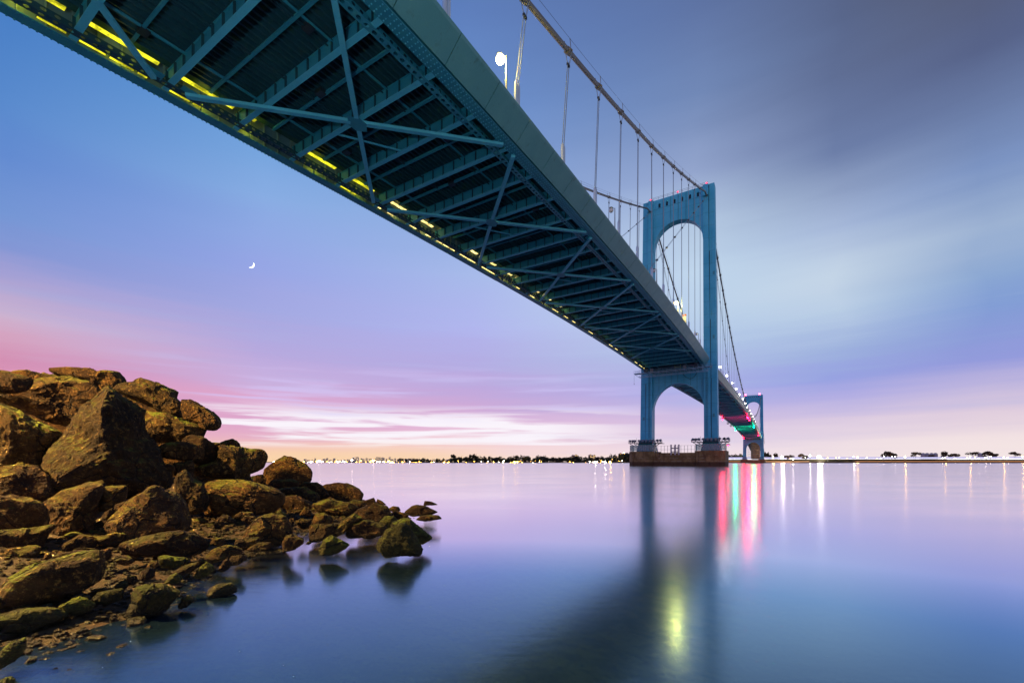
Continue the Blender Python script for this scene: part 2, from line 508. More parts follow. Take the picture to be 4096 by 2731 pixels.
def water_mat():
    m = bpy.data.materials.new('calm_tidal_water'); m.use_nodes = True
    N = NT(m.node_tree)
    N.n.remove(N.n['Principled BSDF'])
    pos = N.add('ShaderNodeNewGeometry').outputs['Position']
    fr = N.add('ShaderNodeFresnel', {'IOR': 1.33})
    fac = N.m('ADD', N.m('MULTIPLY', fr.outputs[0], 2.7), 0.06, clamp=True)
    tint = N.ramp(fr.outputs[0], [(0.0, (0.36, 0.50, 0.62, 1)), (0.12, (0.44, 0.66, 0.92, 1)), (0.24, (0.50, 0.74, 1.0, 1)), (0.36, (0.92, 0.93, 1, 1)), (0.55, (0.98, 0.93, 1, 1)), (0.75, (1, 0.95, 0.97, 1)), (1.0, (1, 0.93, 0.92, 1))])
    mp = N.add('ShaderNodeMapping', {'Vector': pos, 'Scale': (0.12, 0.25, 1)})
    n = N.noise(mp, 1.0, 4, 0.55, 0.6)
    spw = N.add('ShaderNodeSeparateXYZ', {0: pos})
    dist = N.smooth(spw.outputs[1], 5.0, 45.0, 0.11, 0.12)
    rough = N.m('ADD', N.m('MULTIPLY', n, 0.11), dist)
    fine = N.noise(N.add('ShaderNodeMapping', {'Vector': pos, 'Scale': (3.0, 8.0, 1)}), 1.0, 3, 0.6)
    bp = N.add('ShaderNodeBump', {'Height': fine, 'Strength': 0.02, 'Distance': 0.05})
    gl = N.add('ShaderNodeBsdfGlossy', {'Color': tint, 'Roughness': rough, 'Normal': bp})
    tr = N.add('ShaderNodeBsdfTransparent', {'Color': (0.80, 0.86, 0.62, 1)})
    df = N.add('ShaderNodeBsdfDiffuse', {'Color': (0.03, 0.10, 0.20, 1)})
    body = N.add('ShaderNodeMixShader', {0: 0.16, 1: tr.outputs[0], 2: df.outputs[0]})
    mx = N.add('ShaderNodeMixShader', {0: fac, 1: body.outputs[0], 2: gl.outputs[0]})
    N.l.new(mx.outputs[0], N.n['Material Output'].inputs[0])
    return m


M['water'] = water_mat()


def ground_mat(name, a, b_, c_, scale=6.0, bump=0.8):
    m, N, b, tc = mat_base(name)
    pos = N.add('ShaderNodeNewGeometry').outputs['Position']
    n1 = N.noise(pos, scale, 6, 0.7); n2 = N.noise(pos, scale * 0.15, 4, 0.6)
    c = N.mix(N.smooth(n1, 0.35, 0.65), a, b_); c = N.mix(N.m('MULTIPLY', N.smooth(n2, 0.45, 0.65), 0.7), c, c_)
    N.put(b.inputs['Base Color'], c); b.inputs['Roughness'].default_value = 0.9
    N.put(b.inputs['Normal'], N.add('ShaderNodeBump', {'Height': n1, 'Strength': bump, 'Distance': 0.08}))
    return m


M['shingle'] = ground_mat('shingle', (0.022, 0.012, 0.004), (0.075, 0.042, 0.014), (0.05, 0.04, 0.01), 9.0, 1.0)
M['seabed'] = ground_mat('seabed_mud', (0.030, 0.034, 0.010), (0.085, 0.085, 0.02), (0.045, 0.065, 0.03), 1.2, 0.5)
def shallow_mat():
    m, N, b, tc = mat_base('weedy_shallow_bed')
    pos = N.add('ShaderNodeNewGeometry').outputs['Position']
    z = N.add('ShaderNodeSeparateXYZ', {0: pos}).outputs[2]
    n1 = N.noise(pos, 2.2, 6, 0.7); n2 = N.noise(pos, 9.0, 4, 0.7)
    c = N.mix(N.smooth(n1, 0.38, 0.62), (0.16, 0.15, 0.03), (0.42, 0.40, 0.09))
    c = N.mix(N.m('MULTIPLY', N.smooth(n2, 0.52, 0.70), 0.6), c, (0.03, 0.03, 0.008))
    c = N.mix(N.smooth(z, -0.3, -1.2), c, (0.030, 0.050, 0.024))
    N.put(b.inputs['Base Color'], c); b.inputs['Roughness'].default_value = 0.9
    return m


M['shallow'] = shallow_mat()
M['land'] = ground_mat('far_land', (0.02, 0.022, 0.01), (0.05, 0.045, 0.02), (0.035, 0.03, 0.016), 0.05, 0.2)
M['quay'] = ground_mat('quay_stone', (0.10, 0.05, 0.03), (0.20, 0.11, 0.06), (0.26, 0.15, 0.08), 0.4, 0.4)
M['woods'] = ground_mat('far_woods_leaves', (0.02, 0.022, 0.010), (0.05, 0.04, 0.015), (0.04, 0.05, 0.015), 0.12, 0.2)
M['leaf_lit'] = ground_mat('lamplit_tone_leaves', (0.05, 0.07, 0.01), (0.16, 0.19, 0.03), (0.10, 0.10, 0.02), 0.3, 0.2)  # lamplight put into the leaf colour
M['leaf_brown'] = ground_mat('dusk_brown_leaves', (0.05, 0.025, 0.012), (0.13, 0.07, 0.03), (0.09, 0.045, 0.02), 0.3, 0.2)
M['trunk'] = plain('tree_bark', (0.06, 0.04, 0.025), 0.9)
M['wall_far'] = plain('far_block_wall', (0.42, 0.28, 0.20), 0.8, 0, 0.2, 0.05)
M['wall_pale'] = plain('far_pale_wall', (0.60, 0.50, 0.48), 0.8, 0, 0.15, 0.05)
M['win_lit'] = emit('lit_far_window', (1.0, 0.66, 0.25), 3.0)
M['far_amber'] = emit('far_amber_lamp', (1.0, 0.50, 0.06), 40.0)
M['far_white'] = emit('far_white_lamp', (1.0, 0.88, 0.72), 60.0)
M['band_white'] = emit('white_band_glow', (0.95, 0.95, 1.0), 2.2)
M['band_violet'] = emit('violet_band_glow', (0.58, 0.56, 0.95), 0.85)
M['band_warm'] = emit('warm_band_glow', (1.0, 0.42, 0.16), 0.8)
M['moon'] = emit('moonlight', (1.0, 1.0, 0.97), 3.0)

# ------------------------------------------------------------------ suspended deck
def build_deck():
    D = Root('bridge_deck', S1, TC, 42.0, 'long teal suspended road deck seen from below, running from overhead to the far tower', 'bridge deck')
    ns = 35                                             # bays from behind the camera to the near tower
    st = [S0 + BAY * k for k in range(ns)]
    st = [s for s in st if s < S1 - 1.5]
    far = [S1 + 3.0 + BAY * k for k in range(int((S2 - S1) / BAY))]
    ext = [S2 + 4 + 9.0 * k for k in range(26)]
    full = [st[0] - 4] + st + [S1 + 1] + far + ext
    zb = lambda s: zt(s) - 2.2

    def strip(name, t0, t1, d0, d1, mat, ss=None, kind=None, label=None, parent=None):
        mb = MB(); ss = ss or full
        for a, b in zip(ss[:-1], ss[1:]):
            mb.hexa([(a, -t1, zt(a) + d0), (b, -t1, zt(b) + d0), (b, -t0, zt(b) + d0), (a, -t0, zt(a) + d0),
                     (a, -t1, zt(a) + d1), (b, -t1, zt(b) + d1), (b, -t0, zt(b) + d1), (a, -t0, zt(a) + d1)])
        # merge the inner joints of the run
        me = mb.mesh(name, mat, D.org)
        return link(name, me, parent or D.o, kind=kind, label=label)

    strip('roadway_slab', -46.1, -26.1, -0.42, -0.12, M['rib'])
    strip('road_surface', -45.9, -26.3, -0.11, 0.0, M['asphalt'])
    for t0, t1 in ((-26.2, -25.9), (-46.3, -46.0)):
        strip('kerb_barrier', t0, t1, -0.1, 1.35, M['fairing'])
    gr = strip('edge_girder', -25.21, -25.15, -2.18, 1.12, M['under'], label='right edge girder behind the fairing')
    strip('bottom_flange', -25.75, -24.55, -2.24, -2.18, M['under'], parent=gr)
    strip('top_flange', -25.7, -24.7, 1.12, 1.18, M['under'], parent=gr)
    gl = strip('edge_girder', -47.33, -47.27, -2.18, 1.12, M['girder'], label='left edge girder with the yellow light on its web')
    strip('bottom_flange', -48.0, -46.9, -2.24, -2.18, M['under'], parent=gl)
    strip('top_flange', -47.9, -46.8, 1.12, 1.18, M['under'], parent=gl)
    # rivet rows of the left flange: real rivet heads along the near part
    rv = MB()
    for a in [i * 0.42 for i in range(18, 190)]:
        for t in (-47.95, -47.1):
            rv.box(a, a + 0.12, -t - 0.06, -t + 0.06, zt(a) - 2.30, zt(a) - 2.235)
    D.part('rivet_heads', rv, M['under'], kind='stuff', parent=gl)
    rv = MB()
    for a in [i * 0.5 for i in range(40, 300)]:
        for t in (-25.6, -25.35, -24.95, -24.7):
            rv.box(a, a + 0.1, -t - 0.05, -t + 0.05, zt(a) - 2.285, zt(a) - 2.235)
    D.part('rivet_heads', rv, M['brace'], kind='stuff', parent=gr)
    # web stiffeners of the left girder
    mb = MB(); mb.box(-0.05, 0.05, 0, 0.28, -2.18, 1.12)
    stm = mb.mesh('stiffener', M['girder'])
    a = 6.0
    while a < S1 - 3:
        link('stiffener', stm, gl, (a - D.org.x, 47.27 - 0.28 - D.org.y, zt(a) - D.org.z)); a += BAY / 4
    # longitudinal ribs under the road plate
    ribs = [-27.6 - 0.62 * i for i in range(29)]
    for t in ribs:
        mb = MB()
        ss = full[:len(st) + 2]
        for a, b in zip(ss[:-1], ss[1:]):
            mb.hexa([(a, -t - 0.09, zt(a) - 0.80), (b, -t - 0.09, zt(b) - 0.80), (b, -t + 0.09, zt(b) - 0.80), (a, -t + 0.09, zt(a) - 0.80),
                     (a, -t - 0.17, zt(a) - 0.42), (b, -t - 0.17, zt(b) - 0.42), (b, -t + 0.17, zt(b) - 0.42), (a, -t + 0.17, zt(a) - 0.42)])
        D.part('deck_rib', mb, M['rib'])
    # floor beams
    fb = MB(); y0, y1 = 26.0, 46.55                       # local y = -t
    fb.box(-0.02, 0.02, y0, y1, -2.12, -0.82)
    fb.box(-0.14, 0.14, y0, y1, -0.86, -0.81)
    web = fb.mesh('floor_beam', M['under'], (0, 0, 0))
    fl = MB(); fl.box(-0.27, 0.27, y0 - 0.3, y1 + 0.3, -2.17, -2.12); flm = fl.mesh('bottom_flange', M['brace'])
    an = MB(); an.hexa([(-0.26, y0, -2.118), (-0.04, y0, -2.118), (-0.04, y1, -2.118), (-0.26, y1, -2.118),
                        (-0.10, y0, -1.88), (-0.03, y0, -1.88), (-0.03, y1, -1.88), (-0.10, y1, -1.88)])
    anm = an.mesh('web_gloss_strip', M['brace'])  # sloped strip in brighter paint, standing in for sky gloss low on the web
    sf = MB(); sf.box(-0.24, -0.02, -0.03, 0.03, -2.11, -0.86); sfm = sf.mesh('stiffener', M['rib'])
    sfj = MB()
    for i in range(13):
        y = y0 + 0.6 + i * 1.62
        sfj.box(-0.24, -0.02, y - 0.03, y + 0.03, -2.11, -0.86)
    sfjm = sfj.mesh('stiffeners', M['rib'])
    smf = MB()
    smf.box(-0.14, 0.14, 27.4, 45.3, -1.12, -1.08); smf.box(-0.03, 0.03, 27.4, 45.3, -1.08, -0.80)
    smm = smf.mesh('cross_beam', M['under'])
    vis = 0
    for k, s in enumerate(st + far):
        loc = (s - D.org.x, -D.org.y, zt(s) - D.org.z)
        b = link('floor_beam', web, D.o, loc)
        link('bottom_flange', flm, b); link('web_gloss_strip', anm, b)
        if 14 < s < 155 and vis < 23:
            vis += 1
            for i in range(13):
                link('stiffener', sfm, b, (0, y0 + 0.6 + i * 1.62, 0))
        else:
            link('stiffeners', sfjm, b, kind='stuff')
        if s < S1 - BAY:
            q = s + BAY / 2
            link('cross_beam', smm, D.o, (q - D.org.x, -D.org.y, zt(q) - D.org.z))
    # short struts tying one beam to the next
    for k in range(1, len(st) - 1, 4):
        a, b = st[k], st[k + 1]
        mb = MB(); mb.bar((a, 39.4, zt(a) - 2.0), (b, 35.6, zt(b) - 2.0), 0.16, 0.14)
        D.part('tie_strut', mb, M['brace'])
    # perforated inspection members, both sides: plates with real holes
    def perforated(tc, ss, label):
        root = None
        for a0, a1 in zip(ss[:-1], ss[1:]):
            mb = MB(); pitch = 0.815
            n = max(1, int(round((a1 - a0) / pitch))); L = (a1 - a0) / n

            def cell(o, ex, ey, w, hw, hh):
                # a rectangle L x w with an octagonal hole
                c = o + ex * (L / 2) + ey * (w / 2)
                rect = [o, o + ex * (L / 2), o + ex * L, o + ex * L + ey * (w / 2), o + ex * L + ey * w, o + ex * (L / 2) + ey * w, o + ey * w, o + ey * (w / 2)]
                hole = []
                for q in range(8):
                    an_ = math.radians(-135 + 45 * q)
                    hole.append(c + ex * (hw * math.cos(an_)) + ey * (hh * math.sin(an_)))
                for q in range(8):
                    mb.quad(rect[q], rect[(q + 1) % 8], hole[(q + 1) % 8], hole[q])
            for i in range(n):
                a = a0 + i * L
                p = Vector((a, -tc - 0.32, zt(a) - 2.26)); p2 = Vector((a + L, -tc - 0.32, zt(a + L) - 2.26))
                ex = (p2 - p).normalized()
                cell(p, ex, Vector((0, 1, 0)), 0.64, 0.24, 0.155)
                cell(p, ex, Vector((0, 0, 1)), 0.50, 0.20, 0.12)
                cell(p + Vector((0, 0.64, 0)), ex, Vector((0, 0, 1)), 0.50, 0.20, 0.12)
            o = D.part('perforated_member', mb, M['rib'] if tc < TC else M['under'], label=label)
    pan = [st[1 + 4 * i] for i in range(9) if 1 + 4 * i < len(st)]
    pan = [p for p in pan] + [S1 - 3]
    perforated(-26.95, pan, 'perforated member along the right side')
    perforated(-45.85, pan, 'perforated member along the left side')
    for tc in (-26.95, -45.85):
        strip('inspection_rail', tc - 0.3, tc + 0.3, -2.26, -1.8, M['rib'], ss=[S1 + 1] + far)
    # lateral X bracing below the beams
    def xbrace(a, b):
        zc = lambda s: zt(s) - 2.38
        mid = (a + b) / 2
        for (p, q) in (((a + 1.3, 45.7), (b - 1.2, 25.5)), ((a + 1.2, 25.5), (b - 1.3, 45.7))):
            m_ = (mid, 35.75)
            mb = MB()
            sgn = 1 if p[1] > q[1] else -1
            dz = 0.0 if sgn > 0 else 0.004
            mb.bar((p[0], p[1], zc(p[0]) + dz), (m_[0], m_[1], zc(m_[0]) + dz), 0.46, 0.30)
            mb.bar((m_[0], m_[1], zc(m_[0]) + dz), (q[0], q[1], zc(q[0]) + dz), 0.46, 0.30)
            D.part('lateral_brace', mb, M['brace'])
        g = MB()
        g.poly([(mid + dx, 35.75 + dy, zc(mid) - 0.16) for dx, dy in ((-1.3, 0), (-0.5, 0.8), (0.5, 0.8), (1.3, 0), (0.5, -0.8), (-0.5, -0.8))])
        g.poly([(mid + dx, 35.75 + dy, zc(mid) - 0.18) for dx, dy in ((-1.3, 0), (-0.5, 0.8), (0.5, 0.8), (1.3, 0), (0.5, -0.8), (-0.5, -0.8))])
        D.part('gusset_plate', g, M['under'])
        for (x, y) in ((a + 1.5, 45.3), (a + 1.5, 25.9), (b - 1.5, 45.3), (b - 1.5, 25.9)):
            g = MB(); g.box(x - 0.75, x + 0.75, y - 0.5, y + 0.5, zc(x) + 0.16, zc(x) + 0.19); D.part('gusset_plate', g, M['under'])
    # service pipes and cable trays slung under the ribs
    for t, rr, mt in ((-31.5, 0.11, 'under'), (-32.1, 0.07, 'rib'), (-38.2, 0.09, 'rib'), (-42.6, 0.13, 'under')):
        mb = MB(); mb.tube([(s, -t, zt(s) - 1.0) for s in full[:len(st) + 2]], rr, 6, False); D.part('service_pipe', mb, M[mt])
    for k in range(3, len(st) - 1):
        q = st[k] + 2.1 + (k * 37 % 5) * 0.5; y = 28.5 + (k * 53 % 16)
        mb = MB(); mb.box(q, q + 0.7, y, y + 0.9, zt(q) - 1.15, zt(q) - 0.8); D.part('junction_box', mb, M['dark'])
    panels = [(st[i], st[i + 4]) for i in range(3, len(st) - 4, 4)]
    panels += [(far[i], far[i + 4]) for i in range(0, len(far) - 4, 4)]
    for a, b in panels:
        xbrace(a, b)
    # smooth wedge-shaped fairing panels along the right edge, one per bay
    for a, b in list(zip(st[:-1], st[1:])) + [(st[-1], S1 - 2.2)] + list(zip(far[:-1], far[1:])):
        mb = MB(); a += 0.045; b -= 0.045
        b2 = b - (3.0 if abs(b - (S1 - 2.22)) < 0.1 else 0.0)
        pr = [(-24.5, -1.98), (-22.85, -0.20), (-22.70, 0.02), (-22.80, 0.16), (-24.9, 1.25), (-25.10, 1.2)]
        A = [(a, -t, zt(a) + d) for t, d in pr]
        Bq = [((b if i in (0, 4, 5) else b2), -t, zt(b) + d) for i, (t, d) in enumerate(pr)]
        n = len(pr)
        mb.poly(A[::-1]); mb.poly(Bq)
        for i in range(n):
            mb.quad(A[i], A[(i + 1) % n], Bq[(i + 1) % n], Bq[i])
        D.part('fairing_panel', mb, M['fairing'])
    strip('left_fairing', -49.6, -48.05, -0.3, 0.3, M['fairing'])
    return D


DECK = build_deck()


def web_glow_strips():
    """added glowing strips standing in for the yellow-lit ledge and web of the left girder"""
    random.seed(3)
    a = 12.42 - 2 * BAY; i = 0
    while a < S1 - 6:
        near = a < 44
        cut = lambda lo, hi: (a + 0.35 + random.uniform(lo, hi), a + BAY - 0.35 - random.uniform(lo, hi))
        up = cut(0, 0.4) if near else (a + 3.0, a + 5.9)
        lo = [] if i in (4, 5) else [(a + 0.4 + q, a + 0.4 + q + random.choice((0.7, 1.2, 1.7))) for q in (0.0, 2.0, 4.0) if random.random() < 0.8]
        if a > 60:
            lo = [] if random.random() < 0.45 else [(a + random.uniform(0.3, 2.0), a + random.uniform(3.2, 6.0))]
        if i in (4, 9, 13):
            up = (a + 1.0, a + 2.0)
        for (x0, x1), (y0, y1), dz, nm, lab in [(up, (46.26, 46.74), -0.32, 'upper', 'added yellow glow strip for the lit ledge high beside the left girder web')] + \
                [(q, (46.68, 46.84), -1.98, 'lower', 'added yellow glow strip for the lit web low behind the perforated member of the left girder') for q in lo]:
            g = Root('added_glow_strip', x0, -46.5, zt(x0) + dz, lab, 'glow strip', '%s added glow strips along the left girder' % nm)
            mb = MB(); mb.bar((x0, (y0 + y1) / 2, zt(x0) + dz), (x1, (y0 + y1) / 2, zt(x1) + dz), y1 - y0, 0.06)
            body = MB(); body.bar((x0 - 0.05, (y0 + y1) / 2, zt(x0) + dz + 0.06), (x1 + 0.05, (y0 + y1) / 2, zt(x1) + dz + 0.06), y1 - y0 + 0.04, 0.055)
            g.part('housing', body, M['dark']); g.part('tube', mb, M['strip_y'] if near else M['strip_w'])  # invented fitting: its glow replaces yellow light falling on ledge and web
            if nm == 'upper' and a < 110:
                lamp_light(g.o, ((x1 - x0) / 2, -0.1, -0.95), (1.0, 0.93, 0.04) if near else (1.0, 0.80, 0.22), 9.0, 0.3)  # added spill to brighten the girder web
        a += BAY; i += 1


web_glow_strips()


# ------------------------------------------------------------------ towers
def build_tower(sc, label):
    T = Root('bridge_tower', sc, TC, 9.0, label, 'bridge tower')
    c = 35.65
    for side in (-1, 1):                                   # local y = c + side*w ; side -1 is the right leg
        def Y(w):
            return c + side * w

        def half(w0b, w1b, w0t, w1t, d, z0=9.5, z1=115.4):
            mb = MB(); ya, yb = sorted((Y(w0b), Y(w1b))); yc, yd = sorted((Y(w0t), Y(w1t)))
            mb.hexa([(sc - d, ya, z0), (sc + d, ya, z0), (sc + d, yb, z0), (sc - d, yb, z0),
                     (sc - d, yc, z1), (sc + d, yc, z1), (sc + d, yd, z1), (sc - d, yd, z1)])
            return mb
        leg = T.part('tower_leg', half(12.78, 15.27, 11.72, 13.95, 2.2), M['tower'])
        T.part('leg_rib', half(10.25, 12.80, 9.80, 11.74, 2.9), M['tower'], parent=leg)
        mb = MB()
        for a_, b_, z0_, z1_ in ((12.80, 12.95, 11.3, 36.0), (12.45, 12.60, 36.0, 60.0), (12.12, 12.27, 60, 88.0), (11.88, 12.0, 88, 115.0)):
            ya, yb = sorted((Y(a_), Y(b_))); mb.box(sc - 2.36, sc - 2.1, ya, yb, z0_, z1_)
        T.part('leg_shade_line', mb, M['dark'], parent=leg)  # dark strips painted in for the shadow line where the leg steps
        # flared foot
        mb = MB(); w0, w1 = 9.2, 16.2
        y0, y1 = sorted((Y(w0), Y(w1))); y2, y3 = sorted((Y(10.1), Y(15.4)))
        mb.hexa([(sc - 5.2, y0, 6.0), (sc + 5.2, y0, 6.0), (sc + 5.2, y1, 6.0), (sc - 5.2, y1, 6.0),
                 (sc - 3.1, y2, 11.2), (sc + 3.1, y2, 11.2), (sc + 3.1, y3, 11.2), (sc - 3.1, y3, 11.2)])
        T.part('leg_foot', mb, M['under'], parent=leg)
        mb = MB()
        for z in range(14, 40, 1):
            ya, yb = sorted((Y(11.0), Y(11.5))); mb.box(sc - 3.06, sc - 2.98, ya, yb, z, z + 0.06)
        for w in (11.0, 11.46):
            ya, yb = sorted((Y(w), Y(w + 0.06))); mb.box(sc - 3.06, sc - 2.98, ya, yb, 12.0, 40.0)
        T.part('leg_ladder', mb, M['dark'], parent=leg)
        for z in (20.0, 52.0, 78.0):
            ya, yb = sorted((Y(13.4), Y(14.1))); g = MB(); g.box(sc - 2.27, sc - 2.18, ya, yb, z, z + 1.4); T.part('access_hatch', g, M['under'], parent=leg)
        # cable saddle hood
        mb = MB(); y0, y1 = sorted((Y(9.9), Y(11.9)))
        mb.box(sc - 3.9, sc - 2.9, y0, y1, 110.4, 113.0)
        mb.box(sc + 2.9, sc + 3.9, y0, y1, 110.4, 113.0)
        T.part('saddle_hood', mb, M['tower'], parent=leg)
    # upper portal with an arch and six small arched windows
    yl, yr = c + 9.8, c - 9.8
    arch = []
    n = 40
    for i in range(n + 1):
        a = math.pi * i / n
        arch.append((c - 9.7 * math.cos(a), 93.4 + 10.9 * math.sin(a) ** 0.92 if 0 < i < n else 93.4))
    outer = [(yr, 93.4), (yr, 115.35), (yl, 115.35), (yl, 93.4)] + arch[::-1][1:-1]
    wins = []
    centres = [42.89 - 3.022 * i for i in range(6)]
    for w in centres:
        p = [(w - 0.45, 111.65), (w + 0.45, 111.65), (w + 0.45, 113.15)]
        p += [(w + 0.45 * math.cos(math.pi * k / 8), 113.15 + 0.45 * math.sin(math.pi * k / 8)) for k in range(1, 8)]
        p += [(w - 0.45, 113.15)]
        wins.append(p)
    mb = MB(); mb.holed(outer, wins, sc - 2.0, sc + 2.0)
    top = T.part('upper_portal', mb, M['tower'])
    for w, p in zip(centres, wins):
        g = MB(); g.box(sc - 1.35, sc - 1.25, w - 0.52, w + 0.52, 111.5, 113.7)
        wd = T.part('window', g, M['glass_dark'], parent=top)
    for w in [41.38 - 3.022 * i for i in range(5)]:
        zz = 93.4 + 10.9 * max(0.0, 1 - ((w - c) / 9.7) ** 2) ** 0.46
        g = MB(); g.box(sc - 2.14, sc - 1.995, w - 0.10, w + 0.10, zz + 0.15, 115.2)
        T.part('portal_rib', g, M['under'], parent=top)
    g = MB(); g.box(sc - 2.08, sc - 1.99, yr, yl, 111.25, 111.36)
    T.part('string_course', g, M['under'], parent=top)
    # lower portal below the deck
    arch = []
    for i in range(n + 1):
        a = math.pi * i / n
        arch.append((c - 10.15 * math.cos(a), 23.0 + 12.1 * math.sin(a)))
    outer = [(c - 10.3, 23.0), (c - 10.3, 39.6), (c + 10.3, 39.6), (c + 10.3, 23.0)] + arch[::-1][1:-1] + []
    mb = MB(); mb.holed(outer, [], sc - 1.7, sc + 1.7)
    low = T.part('lower_portal', mb, M['tower'])
    for i in range(7):
        w = c - 7.5 + 2.5 * i
        zz = 23.0 + 12.1 * math.sqrt(max(0, 1 - ((w - c) / 10.15) ** 2))
        g = MB(); g.box(sc - 1.78, sc - 1.69, w - 0.06, w + 0.06, zz + 0.3, 39.5)
        T.part('portal_rib', g, M['under'], parent=low)
    # parapet rail on top
    g = MB()
    for z in (116.0, 116.6):
        g.tube([(sc - 2.0, c - 11.5, z), (sc - 2.0, c + 11.5, z)], 0.05, 4)
    for i in range(13):
        y = c - 11.5 + 23 * i / 12
        g.tube([(sc - 2.0, y, 115.4), (sc - 2.0, y, 116.6)], 0.05, 4)
    T.part('parapet_rail', g, M['grey'])
    return T


TW1 = build_tower(S1 + 2.9, 'near blue steel bridge tower with two arches standing on the brown concrete pier')
TW2 = build_tower(S2 + 2.9, 'far pale bridge tower beyond the main span with red lamps on its top')


def beacon(s, t, z, r, mat, label, group=None, name='beacon_lamp', hood=False, power=0):
    g = Root(name, s, t, z, label, 'signal lamp', group)
    b = MB(); b.tube([(s, -t, z - r * 1.6), (s, -t, z - r * 0.7)], r * 0.5, 6); g.part('base', b, M['dark'])
    hd = MB(); hd.tube([(s, -t, z - r * 0.25), (s, -t, z + r * 0.6), (s, -t, z + r * 1.15)], [r * 2.0, r * 1.7, r * 0.5], 12)
    if hood:
        g.part('hood', hd, M['dark'])
    l = MB(); l.sphere((s, -t, z), r, 10, 8); g.part('globe', l, mat, smooth=True)
    if power:
        lamp_light(g.o, (0, 0, -r * 1.9), tuple(mat.node_tree.nodes['Principled BSDF'].inputs['Emission Color'].default_value)[:3], power, r)
    return g


M['red_far'] = emit('red_beacon_far', (1.0, 0.03, 0.10), 40.0)
M['red_nav'] = emit('red_nav_glow', (1.0, 0.008, 0.05), 60.0)
M['red_pier'] = emit('red_pier_glow', (1.0, 0.015, 0.06), 40.0)
M['green_nav'] = emit('green_nav_glow', (0.0, 1.0, 0.40), 40.0)
for t, l in ((-46.6, 'red lamp on the left end of the near tower top'), (-35.6, 'red lamp on the middle of the near tower top'), (-24.6, 'red lamp on the right end of the near tower top')):
    beacon(S1 + 1.2, t, 116.3, 0.34, M['red_soft'], l)
for t, l in ((-47.0, 'red lamp on the left end of the far tower top'), (-26.6, 'red lamp on the right end of the far tower top')):
    beacon(S2 + 1.2, t, 117.0, 1.3, M['red_far'], l)
for i, (s, t, mt, l) in enumerate(((520, -25.3, 'red_nav', 'red lamp under the main span on its right edge, highest of the three there'),
                                   (536, -25.6, 'red_nav', 'red lamp under the main span on its right edge, middle one of three'),
                                   (560, -25.3, 'red_nav', 'red lamp under the main span on its right edge, lowest of the three there'),
                                   (665, -25.3, 'green_nav', 'green lamp under the main span on its right edge'),
                                   (818, -25.3, 'red_nav', 'red lamp on the right edge of the main span close to the far tower'),
                                   (532, -48.0, 'red_nav', 'red lamp on the left edge of the main span close to the near tower leg'),
                                   (704, -48.0, 'green_nav', 'green lamp under the main span on its left edge'),
                                   (872, -48.0, 'red_nav', 'red lamp on the left edge of the main span by the far tower'))):
    beacon(s, t, zt(s) - 3.4, 0.85, M[mt], l, name='navigation_lamp', hood=True, power=520)
beacon(S1 - 8.6, -16.0, 8.2, 0.36, M['red_pier'], 'red lamp on the right corner of the near concrete pier', hood=True, power=22)


# ------------------------------------------------------------------ cables and suspenders
def build_cable(side, label):
    K = Root('main_cable', S1, cable_t(S1, side), 111.5, label, 'bridge cable')
    y = lambda s: -cable_t(s, side)
    ss = [-30 + 4.0 * i for i in range(int(237 / 4.0))] + [S1 + 2.9]
    ss2 = [S1 + 2.9 + 10.0 * i for i in range(71)]
    ss2[-1] = S2 + 2.9
    ss3 = [S2 + 2.9, S2 + 60, S2 + 120, S2 + 224]
    mb = MB(); mb.tube([(s, y(s), cable_z(s)) for s in ss + ss2[1:]] + [(s, y(s), cable_z(s)) for s in ss3[1:]], 0.31, 10)
    K.part('cable_wrap', mb, M['cable'], smooth=True)
    for dy in (-0.42, 0.42):
        mb = MB()
        pts = [(s, y(s) + dy, cable_z(s) + 1.25) for s in ss[:-1]] + [(s, y(s) + dy, cable_z(s) + 1.25) for s in ss2[1:-1]]
        mb.tube(pts, 0.022, 4, False); K.part('hand_rope', mb, M['dark'])
    return K


CABR = build_cable(1, 'main suspension cable on the right side of the deck with rope hand lines')
CABL = build_cable(-1, 'main suspension cable on the left side rising behind the deck to the near tower')


def band_mesh():
    mb = MB(); mb.tube([(-0.5, 0, 0), (0.5, 0, 0)], 0.42, 10)
    for x in (-0.3, 0, 0.3):
        mb.box(x - 0.06, x + 0.06, -0.5, 0.5, -0.1, 0.1)
    mb.box(-0.05, 0.05, 0.36, 0.42, 0.3, 1.3); mb.box(-0.05, 0.05, -0.42, -0.36, 0.3, 1.3)
    return mb.mesh('cable_band', M['cable'])


BAND = band_mesh()
mb = MB(); mb.tube([(0, 0, 0), (0, 0, 3.55), (0, 0, 3.75), (0, 0, 3.98)], [0.21, 0.21, 0.15, 0.06], 10)
SOCK = mb.mesh('socket', M['socket'], smooth=False)
mb = MB(); mb.box(-0.34, 0.34, -0.12, 0.12, -0.14, 0.14)
CLAMP = mb.mesh('rope_clamp', M['dark'])


